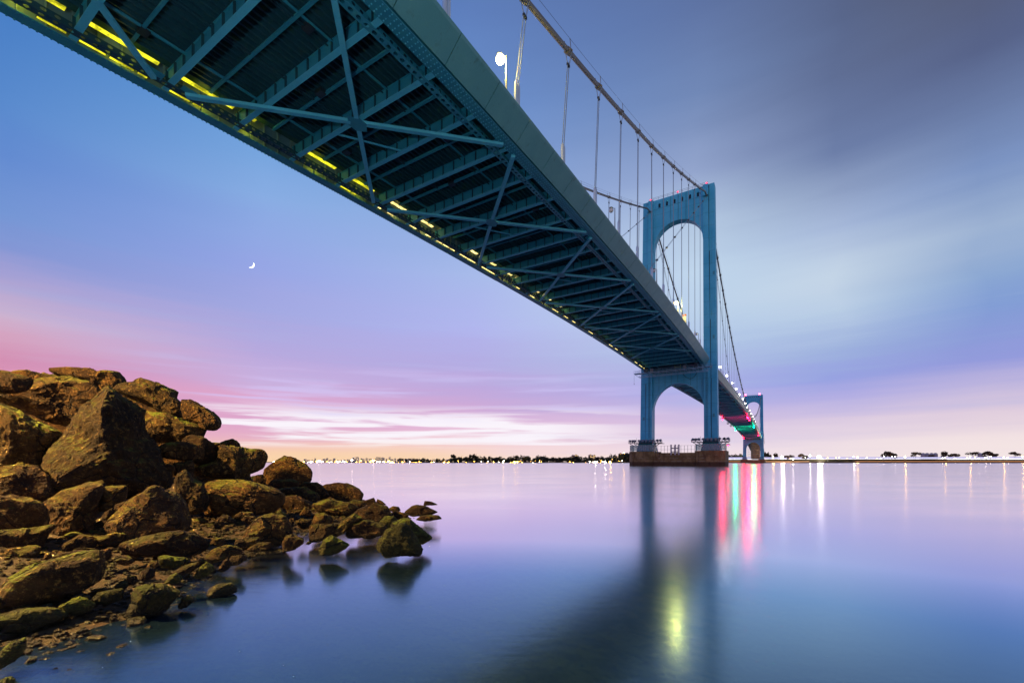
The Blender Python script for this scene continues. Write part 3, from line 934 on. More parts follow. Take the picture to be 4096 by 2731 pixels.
def suspender(s, side, idx, label, group, detail=True):
    t = cable_t(s, side); tb = (-24.35 if side > 0 else -47.1)
    zb_, ztop = zt(s) + 0.9, cable_z(s) - 0.3
    if ztop - zb_ < 6.0:
        return
    g = Root('suspender', s, tb, zb_, label, 'suspender rope', group)
    mb = MB()
    sag = 1.6 if ztop - zb_ > 8 else 0.8
    for dx in (-0.31, -0.19, 0.19, 0.31) if detail else (-0.25, 0.25):
        r = 0.036 if detail else 0.05
        up = dx / abs(dx) * 0.17 + (dx - dx / abs(dx) * 0.25)
        mb.tube([(s + dx, -tb, zb_ + 3.7), (s + dx, -t, ztop - sag), (s + dx * 1.45, -t - 0.3 * (1 if dx > 0 else -1), ztop + 0.25)], r, 4, False)
    g.part('ropes', mb, M['rope'])
    for dx in (-0.25, 0.25):
        link('socket', SOCK, g.o, (dx, 0, 0))
    link('rope_clamp', CLAMP, g.o, (0, -t + tb, ztop - sag - zb_))
    K = CABR if side > 0 else CABL
    sl = math.atan((cable_z(s + 1) - cable_z(s - 1)) / 2)
    link('cable_band', BAND, K.o, Vector((s, -t, cable_z(s))) - K.org, (0, -sl, 0))


ss_ = [S0 + BAY * (k) for k in range(6, 36)]
ss_ = [s for i, s in enumerate(ss_) if i % 2 == 1 and s < S1 - 6]
names_ = ['first', 'second', 'third', 'fourth', 'fifth', 'sixth', 'seventh', 'eighth', 'ninth', 'tenth', 'eleventh', 'twelfth', 'thirteenth', 'fourteenth', 'fifteenth']
for i, s in enumerate(ss_):
    suspender(s, 1, i, '%s suspender from the near end of the right cable before the near tower' % names_[i], 'right suspenders of the side span')
for i, s in enumerate(ss_):
    if s > 90:
        suspender(s, -1, i, 'steel suspender ropes of the left cable behind the deck before the near tower', 'left suspenders of the side span')
k = 0
s = S1 + 13.0
while s < S2 - 8:
    for side in (1, -1):
        suspender(s, side, k, 'thin suspender ropes of the main span beyond the near tower on the %s cable' % ('right' if side > 0 else 'left'),
                  '%s suspenders of the main span' % ('right' if side > 0 else 'left'), s < 420)
    s += 2 * BAY; k += 1

for sc, nm in ((S1 + 2.9, 'near'), (S2 + 2.9, 'far')):
    for side in (1, -1):
        for dr in (-1, 1):
            t = cable_t(sc, side); e = sc + dr * 106
            where = {(1, -1): 'right leg down to the side span', (1, 1): 'right leg down to the main span', (-1, -1): 'left leg down to the side span', (-1, 1): 'left leg down to the main span'}[(side, dr)]
            g = Root('diagonal_stay', sc + dr * 3, t, 110.0, 'slanting stay rope from the %s tower %s' % (nm, where), 'stay rope')
            mb = MB()
            for d in (-0.14, 0.14):
                mb.tube([(sc + dr * 3, -t + d, 110.2), (e, -t + d, zt(e) + 1.2)], 0.055, 4, False)
            g.part('rope_pair', mb, M['rope'])
            mb = MB()
            for j in range(1, 9):
                u = j / 9; x = sc + dr * 3 + (e - sc - dr * 3) * u; z = 110.2 + (zt(e) + 1.2 - 110.2) * u
                mb.box(x - 0.22, x + 0.22, -t - 0.25, -t + 0.25, z - 0.16, z + 0.16)
            g.part('rope_clamps', mb, M['dark'])


# ------------------------------------------------------------------ street lamps, signs and drums on the deck
M['lamp_lit'] = emit('street_lamp_globe', (1.0, 0.80, 0.25), 60.0)
M['lamp_far'] = emit('far_street_lamp_globe', (1.0, 0.97, 0.85), 40.0)


def street_lamp(s, lit, label, group='street lamps along the right edge of the deck', t=-25.45, r=0.42, hh=8.0):
    h0 = zt(s) + 1.2; h1 = zt(s) + hh
    g = Root('street_lamp', s, t, h0, label, 'street lamp', group)
    mb = MB(); mb.tube([(s, -t, h0), (s, -t, h0 + 4), (s, -t, h1)], [0.13, 0.10, 0.07], 8); g.part('pole', mb, M['grey'])
    mb = MB(); mb.tube([(s, -t, h1 - 0.1), (s - 0.2, -t + 0.3, h1 + 0.05), (s - 0.4, -t + 0.5, h1)], 0.045, 6); g.part('arm', mb, M['grey'])
    mb = MB(); mb.sphere((s - 0.4, -t + 0.55, h1 - 0.02), 0.46, 10, 6, (1.2, 0.8, 0.28)); g.part('hood', mb, M['grey'], smooth=True)
    mb = MB(); mb.sphere((s - 0.4, -t + 0.55, h1 - 0.05 - r * 0.9), r, 12, 8); g.part('globe', mb, lit or M['lamp_off'], smooth=True)
    if lit == M['lamp_lit'] and s < 300:
        lamp_light(g.o, (-0.4, 0.55, h1 - h0 - 0.05 - r * 2.7), (1.0, 0.74, 0.12), 480, r)
    return g


for s, lit, l in ((44.5, M['lamp_lit'], 'brightest lit street lamp on the right edge of the deck, high over the water'),
                  (85.3, None, 'unlit street lamp by the right edge of the deck behind the fourth suspender'),
                  (120.6, None, 'unlit street lamp on the right edge of the deck before the tower leg'),
                  (150.0, M['lamp_lit'], 'lit street lamp on the right edge of the deck just before the near tower'),
                  (192.0, None, 'unlit street lamp on the right edge of the deck touching the near tower')):
    street_lamp(s, lit, l, r=0.48 if lit else 0.42)
s = 240.0; i = 0
while s < S2:
    street_lamp(s, M['lamp_far'], 'small lit street lamp on the main span beyond the near tower', 'street lamps of the main span', r=0.5)
    s += 37.0
for s in (940, 985, 1030, 1075):
    street_lamp(s, M['lamp_lit'], 'glaring street lamp on the approach beyond the far tower', 'street lamps beyond the far tower', r=0.8)

# speed sign with its two orange flags
g = Root('speed_sign', 158.5, -25.3, zt(158.5) + 1.2, 'white speed sign with two orange flags on the deck edge by the lit lamp', 'road sign')
s = 158.5; z = zt(s) + 3.1
mb = MB(); mb.box(s - 0.03, s + 0.03, 24.55, 25.9, z, z + 2.4); g.part('board', mb, M['white'])
mb = MB()
for y in (24.75, 25.7):
    mb.tube([(s + 0.08, y, zt(s) + 1.1), (s + 0.08, y, z + 2.3)], 0.05, 6)
g.part('posts', mb, M['grey'])
for y in (24.75, 25.55):
    mb = MB(); mb.hexa([(s - 0.08, y - 0.3, z + 2.45), (s + 0.02, y - 0.3, z + 2.45), (s + 0.02, y + 0.3, z + 2.62), (s - 0.08, y + 0.3, z + 2.62),
                        (s - 0.08, y - 0.3, z + 3.0), (s + 0.02, y - 0.3, z + 3.0), (s + 0.02, y + 0.3, z + 3.2), (s - 0.08, y + 0.3, z + 3.2)])
    g.part('flag', mb, M['orange'])
def letters(text, size, mat):
    """flat lettering turned into a mesh"""
    c = bpy.data.curves.new('lettering', 'FONT'); c.body = text; c.size = size; c.align_x = 'CENTER'; c.extrude = 0.01
    tmp = bpy.data.objects.new('lettering', c)
    me = bpy.data.meshes.new_from_object(tmp)
    me.materials.clear(); me.materials.append(mat)
    bpy.data.objects.remove(tmp)
    return me


link('lettering', letters('30', 1.1, M['dark']), g.o, (s - 0.06 - g.org.x, 25.22 - g.org.y, z + 0.35 - g.org.z), (R(90), 0, R(-90)))
DR = [(228.0, 'striped traffic drum on the main span next to the near tower'), (240.5, 'traffic drum further along the main span edge by the near tower'), (173.0, 'traffic drum by the speed sign on the deck edge')]
for s, l in DR:
    g = Root('traffic_drum', s, -24.9, zt(s) + 1.2, l, 'traffic drum')
    mb = MB(); z = zt(s) + 1.2
    mb.tube([(s, 24.9, z), (s, 24.9, z + 0.15), (s, 24.9, z + 1.2), (s, 24.9, z + 1.3)], [0.42, 0.36, 0.30, 0.2], 10); g.part('drum', mb, M['dark'])
    mb = MB(); mb.tube([(s, 24.9, z + 1.3), (s, 24.9, z + 1.7)], 0.16, 8); g.part('warning_light', mb, M['orange'])


# ------------------------------------------------------------------ travelling maintenance platform under the deck
def gantry():
    s0, s1 = 196.0, 198.0
    ya, yb = 21.3, 50.5
    zf = 38.55; zl = 37.0
    g = Root('maintenance_gantry', 197, TC, zl, 'long lattice maintenance platform hung across the underside of the deck at the near tower', 'gantry')
    n = 18; L = (yb - ya) / n
    for s in (s0, s1):
        mb = MB()
        mb.bar((s, ya, zf), (s, yb, zf), 0.16, 0.2); mb.bar((s, ya + 1.4, zl), (s, yb - 1.9, zl), 0.14, 0.16)
        g.part('truss_chords', mb, M['galv'])
        for i in range(n + 1):
            y = ya + L * i
            if ya + 1.3 < y < yb - 1.8:
                mb = MB(); mb.bar((s, y, zl), (s, y, zf), 0.09, 0.09); g.part('truss_post', mb, M['galv'])
            if i < n:
                a, b = (y, y + L) if i % 2 else (y + L, y)
                ylo = min(max(a, ya + 1.4), yb - 1.9)
                mb = MB(); mb.bar((s, ylo, zl), (s, b, zf), 0.08, 0.08); g.part('truss_diagonal', mb, M['galv'])
    mb = MB(); mb.box(s0 + 0.1, s1 - 0.1, ya, yb, zf + 0.03, zf + 0.12); g.part('walkway', mb, M['dark'])
    for s in (s0, s1):
        mb = MB()
        for z in (zf + 0.6, zf + 1.15):
            mb.tube([(s, ya, z), (s, yb, z)], 0.035, 4)
        g.part('hand_rail', mb, M['galv'])
        for i in range(n + 1):
            mb = MB(); mb.tube([(s, ya + L * i, zf), (s, ya + L * i, zf + 1.15)], 0.035, 4); g.part('rail_post', mb, M['galv'])
    for y in (27.0, 45.9):
        mb = MB()
        mb.box(s0 + 0.2, s1 - 0.2, y - 0.7, y + 0.7, zf + 0.6, zf + 1.5); mb.tube([(s0, y, zf + 1.6), (s1, y, zf + 1.6)], 0.3, 8)
        mb.bar((197, y - 0.4, zf), (197, y - 0.4, zf + 2.1), 0.2, 0.2); mb.bar((197, y + 0.4, zf), (197, y + 0.4, zf + 2.1), 0.2, 0.2)
        g.part('wheel_carriage', mb, M['dark'])
    for y, w in ((42.9, 1.1), (30.5, 1.0)):
        mb = MB(); mb.box(s0 + 0.3, s0 + 1.1, y, y + w, zf + 0.12, zf + 1.5); g.part('control_box', mb, M['grey'])
    for y in (47.9, 40.2, 35.0, 28.8, 23.0):
        mb = MB(); mb.box(s0 - 0.05, s0 + 0.05, y - 0.7, y + 0.7, zf + 1.2, zf + 1.3); g.part('rail_tube_lamp', mb, M['grey'])
    mb = MB()
    mb.bar((s0 + 0.3, 32.5, zf + 0.1), (s0 + 0.3, 32.5, zf + 1.9), 0.12, 0.12); mb.bar((s0 + 0.3, 34.6, zf + 0.1), (s0 + 0.3, 34.6, zf + 1.9), 0.12, 0.12)
    mb.bar((s0 + 0.3, 32.5, zf + 1.1), (s0 + 0.3, 34.6, zf + 1.1), 0.14, 0.14)
    g.part('hoist_frame', mb, M['hivis'])
    for y, h in ((ya + 0.1, 3.6), (yb - 0.1, 4.2)):
        mb = MB(); mb.tube([(s0, y, zf), (s0, y, zf - h)], 0.035, 4); mb.sphere((s0, y, zf - h - 0.1), 0.16, 6, 5); g.part('hanging_rope', mb, M['dark'])
    mb = MB(); mb.tube([(S1 + 0.9, 33.5, 38.7), (S1 + 0.9, 32.3, 37.2), (S1 + 0.9, 30.8, 36.4), (S1 + 0.9, 29.3, 36.9), (S1 + 0.9, 28.2, 38.6)], 0.08, 5)
    g.part('hanging_hose', mb, M['dark'])


gantry()


# ------------------------------------------------------------------ piers with fences and floodlights
def pier(sc, label):
    Pq = Root('bridge_pier', sc, TC, 0.0, label, 'bridge pier')
    f = sc - 8.6; b = sc + 8.6

    def block(y0, y1, z1, ch, fr, bk):
        mb = MB()
        plan = [(fr, y0 + ch), (fr + ch, y0), (bk - ch, y0), (bk, y0 + ch), (bk, y1 - ch), (bk - ch, y1), (fr + ch, y1), (fr, y1 - ch)]
        n = len(plan)
        lo = [(x, y, -4.0) for x, y in plan]; hi = [(x, y, z1) for x, y in plan]
        mb.poly(lo[::-1]); mb.poly(hi)
        for i in range(n):
            mb.quad(lo[i], lo[(i + 1) % n], hi[(i + 1) % n], hi[i])
        return mb
    Pq.part('pier_block', block(43.9, 54.3, 6.2, 1.6, f, b), M['concrete'], label='left block of the pier')
    Pq.part('pier_block', block(17.3, 28.2, 6.2, 1.6, f, b), M['concrete'], label='right block of the pier')
    Pq.part('pier_link', block(27.9, 44.2, 5.5, 0.1, f + 1.2, b - 1.2), M['concrete'])
    return Pq


pier(S1 + 2.9, 'brown stained concrete pier in the water carrying the near tower')
pier(S2 + 2.9, 'concrete pier at the far shore carrying the far tower')


def fence(name, pts, z0, h, step, panel, label):
    a = Vector(pts[0]); g = Root(name, a.x, -a.y, z0, label, 'fence')
    for p, q in zip(pts[:-1], pts[1:]):
        p = Vector(p); q = Vector(q); n = max(1, round((q - p).length / step))
        for i in range(n):
            u = p.lerp(q, i / n); v = p.lerp(q, (i + 1) / n)
            mb = MB(); mb.bar((u.x, u.y, z0), (u.x, u.y, z0 + h), 0.12, 0.12); g.part('fence_post', mb, M['grey'])
            if panel:
                d = (v - u).normalized() * 0.08
                mb = MB(); mb.bar((u.x + d.x, u.y + d.y, z0 + h * 0.52), (v.x - d.x, v.y - d.y, z0 + h * 0.52), 0.04, h * 0.92); g.part('fence_panel', mb, M['fence'])
            else:
                mb = MB()
                for zz in (0.45, 0.98):
                    mb.bar((u.x, u.y, z0 + h * zz), (v.x, v.y, z0 + h * zz), 0.06, 0.06)
                g.part('fence_rail', mb, M['dark'])
        mb = MB(); mb.bar((q.x, q.y, z0), (q.x, q.y, z0 + h), 0.12, 0.12); g.part('fence_post', mb, M['grey'])


f = S1 + 2.9 - 8.3
fence('pier_fence', [(f + 8, 54.1), (f + 1.6, 54.1), (f, 52.6), (f, 45.5), (f + 1.5, 44.1), (f + 5, 44.1)], 6.2, 2.75, 1.9, True, 'see-through panel fence on the left block of the near pier')
fence('pier_fence', [(f + 5, 28.0), (f + 1.5, 28.0), (f, 26.5), (f, 19.0), (f + 1.6, 17.5), (f + 8, 17.5)], 6.2, 2.75, 1.9, True, 'see-through panel fence on the right block of the near pier')
fence('pier_railing', [(f + 1.3, 43.8), (f + 1.3, 28.3)], 5.5, 3.0, 1.25, False, 'thin post railing on the middle of the near pier')
g = Root('landing_frame', f + 1.2, -36.0, 5.0, 'pale concrete H-shaped landing frame in the middle of the near pier', 'landing frame')
for y in (37.2, 35.6, 34.2):
    mb = MB(); mb.box(f + 0.7, f + 1.15, y - 0.26, y + 0.26, 4.6, 8.9); g.part('upright', mb, M['wall_pale'])
mb = MB()
for z in (5.9, 7.4):
    mb.box(f + 0.8, f + 1.05, 34.4, 37.0, z - 0.2, z + 0.2)
g.part('cross_bars', mb, M['dark'])


def flood_meshes():
    hd = MB(); hd.tube([(-0.75, 0, 0), (-0.45, 0, 0), (0.25, 0, 0), (0.30, 0, 0)], [0.24, 0.34, 0.62, 0.62], 12)
    lens = MB(); lens.tube([(0.305, 0, 0), (0.33, 0, 0)], 0.56, 12)
    yk = MB(); yk.bar((0, -0.72, -0.9), (0, -0.72, 0.1), 0.08, 0.12); yk.bar((0, 0.72, -0.9), (0, 0.72, 0.1), 0.08, 0.12); yk.bar((0, -0.76, -0.9), (0, 0.76, -0.9), 0.12, 0.08)
    return hd.mesh('housing', M['grey']), lens.mesh('lens', M['glass_dark']), yk.mesh('yoke', M['dark'])


FH, FLN, FY = flood_meshes()


def floodlight(s, t, z, rz, tilt, label, group):
    o = link('floodlight', None, None, Bw(s, t, z), (0, 0, ANG)); tag(o, label, 'floodlight', group)
    link('yoke', FY, o, (0, 0, 0.9), (0, 0, rz))
    h = link('housing', FH, o, (0, 0, 0.9), (0, -tilt, rz))
    link('lens', FLN, h)


def flood_platform(tc, label, lab2, grp):
    sc = S1 + 2.9; y = -tc
    g = Root('floodlight_platform', sc, tc, 9.6, label, 'platform')
    for (x0, x1, y0, y1) in ((sc - 5.6, sc - 3.3, y - 6.9, y + 6.9), (sc + 3.3, sc + 5.4, y - 6.0, y + 6.0)):
        mb = MB(); mb.box(x0, x1, y0, y1, 9.75, 9.95); g.part('platform_floor', mb, M['dark'])
    for yy in (y - 6.4, y - 4.6, y + 4.6, y + 6.4):
        mb = MB(); mb.bar((sc - 4.0, y + (yy - y) * 0.55, 7.9), (sc - 5.2, yy, 9.75), 0.22, 0.22); g.part('bracket', mb, M['dark'])
    mb = MB()
    for z in (10.5, 11.1):
        mb.tube([(sc - 5.6, y - 6.9, z), (sc - 5.6, y + 6.9, z)], 0.04, 4)
    for i in range(9):
        yy = y - 6.9 + 13.8 * i / 8
        mb.tube([(sc - 5.6, yy, 9.9), (sc - 5.6, yy, 11.1 + (1.0 if i in (2, 6) else 0))], 0.05, 4)
    g.part('railing', mb, M['dark'])
    random.seed(int(-tc))
    for dy in (-6.3, -5.0, -3.3, -1.9, -0.4, 1.0, 2.5, 4.2, 5.3, 6.4):
        floodlight(sc - 4.6 + random.uniform(-0.3, 0.3), -(y + dy), 9.95, random.choice((0, 0.5, -0.5, 3.14 + dy * 0.1)) if abs(dy) > 4 else random.uniform(-0.4, 0.4), R(random.uniform(35, 70)), lab2, grp)


flood_platform(-48.25, 'dark platform ringing the foot of the left tower leg with floodlights on it', 'unlit round floodlight on the platform at the left tower leg', 'floodlights at the left tower leg')
flood_platform(-22.9, 'dark platform ringing the foot of the right tower leg with floodlights on it', 'unlit round floodlight on the platform at the right tower leg', 'floodlights at the right tower leg')

# hanging rope work platforms on the left edge of the main span
for s, l in ((600, 'small dark work basket hung on the left edge of the main span, nearer one'), (640, 'small dark work basket hung on the left edge of the main span, farther one')):
    g = Root('work_basket', s, -48.6, zt(s) - 4, l, 'work basket')
    mb = MB(); mb.box(s, s + 6, 48.2, 49.6, zt(s) - 4.0, zt(s) - 3.8)
    g.part('floor', mb, M['dark'])
    mb = MB()
    for x in (s, s + 2, s + 4, s + 6):
        mb.bar((x, 49.5, zt(s) - 3.9), (x, 49.5, zt(s) - 1.5), 0.2, 0.2); mb.bar((x, 48.3, zt(s) - 3.9), (x, 48.3, zt(s) - 1.0), 0.2, 0.2)
    mb.bar((s, 49.5, zt(s) - 2.6), (s + 6, 49.5, zt(s) - 2.6), 0.2, 0.2)
    g.part('frame', mb, M['dark'])

# approach pier wrapped in scaffolding behind the far tower
g = Root('approach_pier', 965, TC, 3.0, 'dark approach pier wrapped in scaffolding, seen through the arch under the far tower', 'pier')
mb = MB(); mb.box(966, 972, 27.5, 41.5, 3.0, 37.5); g.part('pier_wall', mb, M['concrete'])
mb = MB()
for i in range(9):
    z = 4 + 4 * i
    mb.bar((962, 26.5, z), (962, 46.0, z), 0.3, 0.3)
for i in range(12):
    y = 26.5 + 19.5 * i / 11
    mb.bar((962, y, 3), (962, y, 36 if y < 43 else 28), 0.28, 0.28)
g.part('scaffold_tubes', mb, M['grey'])

# ------------------------------------------------------------------ water, sea bed and shingle beach
SHORE = [(-7.0, 1.5), (-4.3, 3.2), (-4.05, 4.2), (-3.85, 4.73), (-3.72, 5.05), (-4.09, 6.2), (-4.19, 6.92), (-4.05, 7.82), (-4.1, 9.27), (-4.0, 10.4),
         (-3.2, 10.7), (-1.99, 10.9), (-1.9, 12.3), (-2.6, 14.5), (-3.54, 17.32), (-5.03, 20.25), (-8.78, 26.53), (-14.0, 36.15), (-22, 50), (-60, 70)]


def shore_dist(x, y):
    """signed distance to the water's edge, positive on land"""
    best = 1e9; sgn = 1
    for (ax, ay), (bx, by) in zip(SHORE[:-1], SHORE[1:]):
        dx, dy = bx - ax, by - ay
        u = max(0, min(1, ((x - ax) * dx + (y - ay) * dy) / (dx * dx + dy * dy)))
        px, py = ax + u * dx - x, ay + u * dy - y
        d = math.hypot(px, py)
        if d < best:
            best = d; sgn = 1 if (dx * (y - ay) - dy * (x - ax)) > 0 else -1
    return best * sgn


def ground_h(x, y):
    d = shore_dist(x, y)
    if d < 0:
        h = d * 0.10 if d > -9 else max(-6.0, -0.9 + (d + 9) * 0.10)
    else:
        h = 0.105 * d if d < 4 else 0.42 + (d - 4) * 0.22
        h = min(h, 2.2)
    if abs(d) < 12:
        h += 0.05 * noise.noise(Vector((x * 1.7, y * 1.7, 0.3))) + 0.02 * noise.noise(Vector((x * 6, y * 6, 1.3)))
    return h


def terrain(name, x0, x1, y0, y1, st, mat, dz=0.0, test=None):
    nx = int((x1 - x0) / st); ny = int((y1 - y0) / st)
    vs = []; fs = []
    for j in range(ny + 1):
        for i in range(nx + 1):
            x = x0 + i * st; y = y0 + j * st
            vs.append((x, y, ground_h(x, y) + dz))
    for j in range(ny):
        for i in range(nx):
            a = j * (nx + 1) + i
            q = (a, a + 1, a + nx + 2, a + nx + 1)
            if test is None or any(test(vs[k]) for k in q):
                fs.append(q)
    me = bpy.data.meshes.new(name); me.from_pydata(vs, [], fs); me.materials.append(mat)
    me.polygons.foreach_set('use_smooth', [True] * len(fs))
    return link(name, me, kind='structure')


terrain('beach', -15.0, 0.0, 2.0, 32.0, 0.14, M['shingle'], 0.0, lambda v: v[2] > -0.03)
terrain('seabed', -20.0, 60.0, -20.0, 70.0, 0.5, M['shallow'], -0.03)
mb = MB(); mb.quad((-9000, -120, -6.05), (9000, -120, -6.05), (9000, 9000, -6.05), (-9000, 9000, -6.05))
link('deep_seabed', mb.mesh('deep_seabed', M['seabed']), kind='structure')
mb = MB(); mb.quad((-9000, -120, 0), (9000, -120, 0), (9000, 9500, 0), (-9000, 9500, 0))
link('water', mb.mesh('water', M['water']), kind='structure')

# bank behind the viewer, with an unseen lamp assumed to light the rocks
mb = MB(); mb.hexa([(-40, -60, -1), (-9, -60, -1), (-7.5, 1.6, -0.5), (-40, 1.6, -0.5), (-40, -60, 2.2), (-12, -60, 2.2), (-10, 1.6, 0.9), (-40, 1.6, 2.2)])
link('bank', mb.mesh('bank', M['shingle']), kind='structure')
M['rock_fill'] = emit('rock_fill_globe', (1.0, 0.60, 0.17), 5600.0)
lp = link('assumed_rock_lamp', None, None, (-15.5, 4.5, 2.0)); tag(lp, 'unseen amber lamp assumed on the bank to light the rocks', 'street lamp')  # assumed out-of-view lamp, added to light the rocks
mb = MB(); mb.tube([(0, 0, 0), (0, 0, 8.5)], [0.1, 0.06], 8); link('pole', mb.mesh('pole', M['grey']), lp)
mb = MB(); mb.sphere((0, 0, 8.9), 0.42, 12, 8); link('globe', mb.mesh('globe', M['rock_fill'], smooth=True), lp)
lamp_light(lp, (0, 0, 8.15), (1.0, 0.60, 0.20), 6800, 0.42)
M['underside_fill'] = emit('underside_fill_globe', (0.62, 0.88, 1.0), 7000.0)
l2 = link('underside_fill_lamp', None, None, (-9.5, -13.0, -3.2)); tag(l2, 'unseen cool white lamp added on the bank to brighten the deck underside', 'floodlight')  # out-of-view fill added for the underside of the deck
mb = MB(); mb.tube([(0, 0, 5.9), (0, 0, 7.35)], [0.75, 0.75], 16, False); link('shade', mb.mesh('shade', M['dark']), l2)
mb = MB(); mb.tube([(0, 0, 0), (0, 0, 6.0)], [0.1, 0.06], 8); link('pole', mb.mesh('pole', M['grey']), l2)
mb = MB(); mb.sphere((0, 0, 6.4), 0.42, 12, 8); link('globe', mb.mesh('globe', M['underside_fill'], smooth=True), l2)
lamp_light(l2, (0, 0, 7.1), (0.42, 0.76, 1.0), 5000, 0.42)
mb = MB(); mb.tube([(0, 0, 7.95), (0, 0, 9.1), (0, 0, 9.45), (0, 0, 9.5)], [0.95, 0.78, 0.25, 0.05], 16, False); link('hood', mb.mesh('hood', M['dark']), lp)  # hood added to keep the assumed lamp's light off the deck underside


# ------------------------------------------------------------------ far shores
def land(name, pts, h, mat=None):
    mb = MB(); n = len(pts)
    mb.poly([(x, y, h) for x, y in pts])
    for i in range(n):
        a, b = pts[i], pts[(i + 1) % n]
        mb.quad((a[0], a[1], -3), (b[0], b[1], -3), (b[0], b[1], h), (a[0], a[1], h))
    return link(name, mb.mesh(name, mat or M['land']), kind='structure')


def X(px, Y):
    return (px - PX) / F * Y


land('far_shore', [(X(1570, 1000), 1000), (X(1830, 1000), 990), (X(1835, 1040), 1040), (X(2200, 1040), 1045), (X(2540, 1000), 1000), (900, 1300), (900, 1800), (-900, 1800), (-900, 1500), (X(1560, 1060), 1100)], 1.2)
land('city_shore', [(X(900, 2600), 2600), (X(1250, 2600), 2600), (X(1640, 2500), 2500), (900, 2700), (900, 4200), (-3500, 4200), (-3500, 2800)], 2.0)
land('right_shore', [(X(2780, 830), 830), (X(2960, 800), 800), (X(3300, 745), 745), (X(4400, 745), 745), (2600, 900), (2600, 2000), (500, 2000)], 2.2, M['quay'])
mb = MB()
P0, P1 = (X(2820, 815), 815), (X(4300, 738), 738)
for a, b in ((0, 1),):
    mb.hexa([(P0[0], P0[1] - 8, -2), (P1[0], P1[1] - 8, -2), (P1[0], P1[1] + 4, -2), (P0[0], P0[1] + 4, -2), (P0[0], P0[1] - 6, 1.5), (P1[0], P1[1] - 6, 1.5), (P1[0], P1[1] + 4, 1.5), (P0[0], P0[1] + 4, 1.5)])
tag(link('sea_wall', mb.mesh('sea_wall', M['quay'])), 'low reddish stone sea wall along the right shore', 'wall')
land('embankment', [(X(2880, 845), 845), (X(3300, 775), 775), (X(4400, 775), 775), (2600, 960), (2600, 2000), (520, 2000)], 6.5)
# added glow bands on posts, standing in for light trails and the lit quay
for zz, dy, mt, th, lab in ((9.2, 26, 'band_violet', 2.6, 'broad violet glow band for the light trails along the top of the right shore embankment'),
                            (7.3, 24, 'band_white', 0.5, 'upper thin white glow band for the light trails along the right shore'),
                            (6.2, 14, 'band_white', 0.35, 'lower thin white glow band for the light trails along the right shore'),
                            (2.7, -7.5, 'band_warm', 0.8, 'added orange glow band for the lit foot of the right shore wall')):
    r = link('glow_band', None, None, (P0[0], P0[1] + dy, zz)); tag(r, lab, 'railing')
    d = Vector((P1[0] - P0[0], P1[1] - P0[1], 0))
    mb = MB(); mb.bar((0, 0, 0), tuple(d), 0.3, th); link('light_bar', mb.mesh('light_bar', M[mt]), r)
    mb = MB()
    for i in range(60):
        p = d * (i / 59); mb.bar((p.x, p.y + 0.4, -3.0), (p.x, p.y + 0.4, th / 2), 0.25, 0.25)
    link('posts', mb.mesh('posts', M['dark']), r)


def leaf_crown(seed, rx, rz, n, leaf, lobes=6):
    rnd = random.Random(seed); mb = MB(); cs = []
    for i in range(lobes):
        a = rnd.uniform(0, 6.28); rr = rnd.uniform(0.2, 0.75)
        cs.append((Vector((math.cos(a) * rx * rr, math.sin(a) * rx * rr, rnd.uniform(0.1, 0.85) * rz)), rnd.uniform(0.28, 0.5)))
    for i in range(n):
        c, r = rnd.choice(cs)
        d = Vector((rnd.gauss(0, 1), rnd.gauss(0, 1), rnd.gauss(0, 0.8))).normalized() * rnd.uniform(0.5, 1.0)
        p = c + Vector((d.x * r * rx, d.y * r * rx, d.z * r * rz * 0.9))
        u = Vector((rnd.gauss(0, 1), rnd.gauss(0, 1), rnd.gauss(0, 1))).normalized(); w = u.orthogonal().normalized()
        s_ = leaf * rnd.uniform(0.6, 1.3)
        mb.quad(p - u * s_ - w * s_ * 0.6, p + u * s_ - w * s_ * 0.6, p + u * s_ + w * s_ * 0.6, p - u * s_ + w * s_ * 0.6)
    return mb


def crown_mesh(name, seed, rx, rz, n, leaf, mat, lobes=6):
    return leaf_crown(seed, rx, rz, n, leaf, lobes).mesh(name, mat, recalc=False)


CROWNS = {k: [crown_mesh('crown', 10 * j + i, 1.0, 1.0, 420, 0.10, M[m_], lb) for i in range(3)] for j, (k, m_, lb) in enumerate((('dark', 'woods', 7), ('lit', 'leaf_lit', 7), ('brown', 'leaf_brown', 5)))}
mb = MB(); mb.tube([(0, 0, 0), (0.02, 0, 0.5), (0, 0.03, 1.0)], [0.06, 0.045, 0.02], 6)
for a in (0.3, 2.3, 4.4):
    mb.tube([(0.01, 0, 0.55), (0.3 * math.cos(a), 0.3 * math.sin(a), 1.0)], [0.03, 0.012], 5)
TRUNK = mb.mesh('trunk', M['trunk'])
_tc = [0]


def tree(px, Y, w, h, kind, label, group, z0=2.0, name='tree', flat=1.0):
    _tc[0] += 1
    o = link(name, None, None, (X(px, Y), Y, z0)); tag(o, label, 'tree', group)
    tr = h * 0.35
    link('trunk', TRUNK, o, (0, 0, 0), (0, 0, _tc[0]), (h * 0.6, h * 0.6, h * 0.55))
    link('crown', CROWNS[kind][_tc[0] % 3], o, (0, 0, h * 0.25 if flat == 1 else h * 0.5), (0, 0, _tc[0] * 1.7), (w / 2 * 1.25, w / 2 * 1.25, h * 0.72 if flat == 1 else h * 0.5))


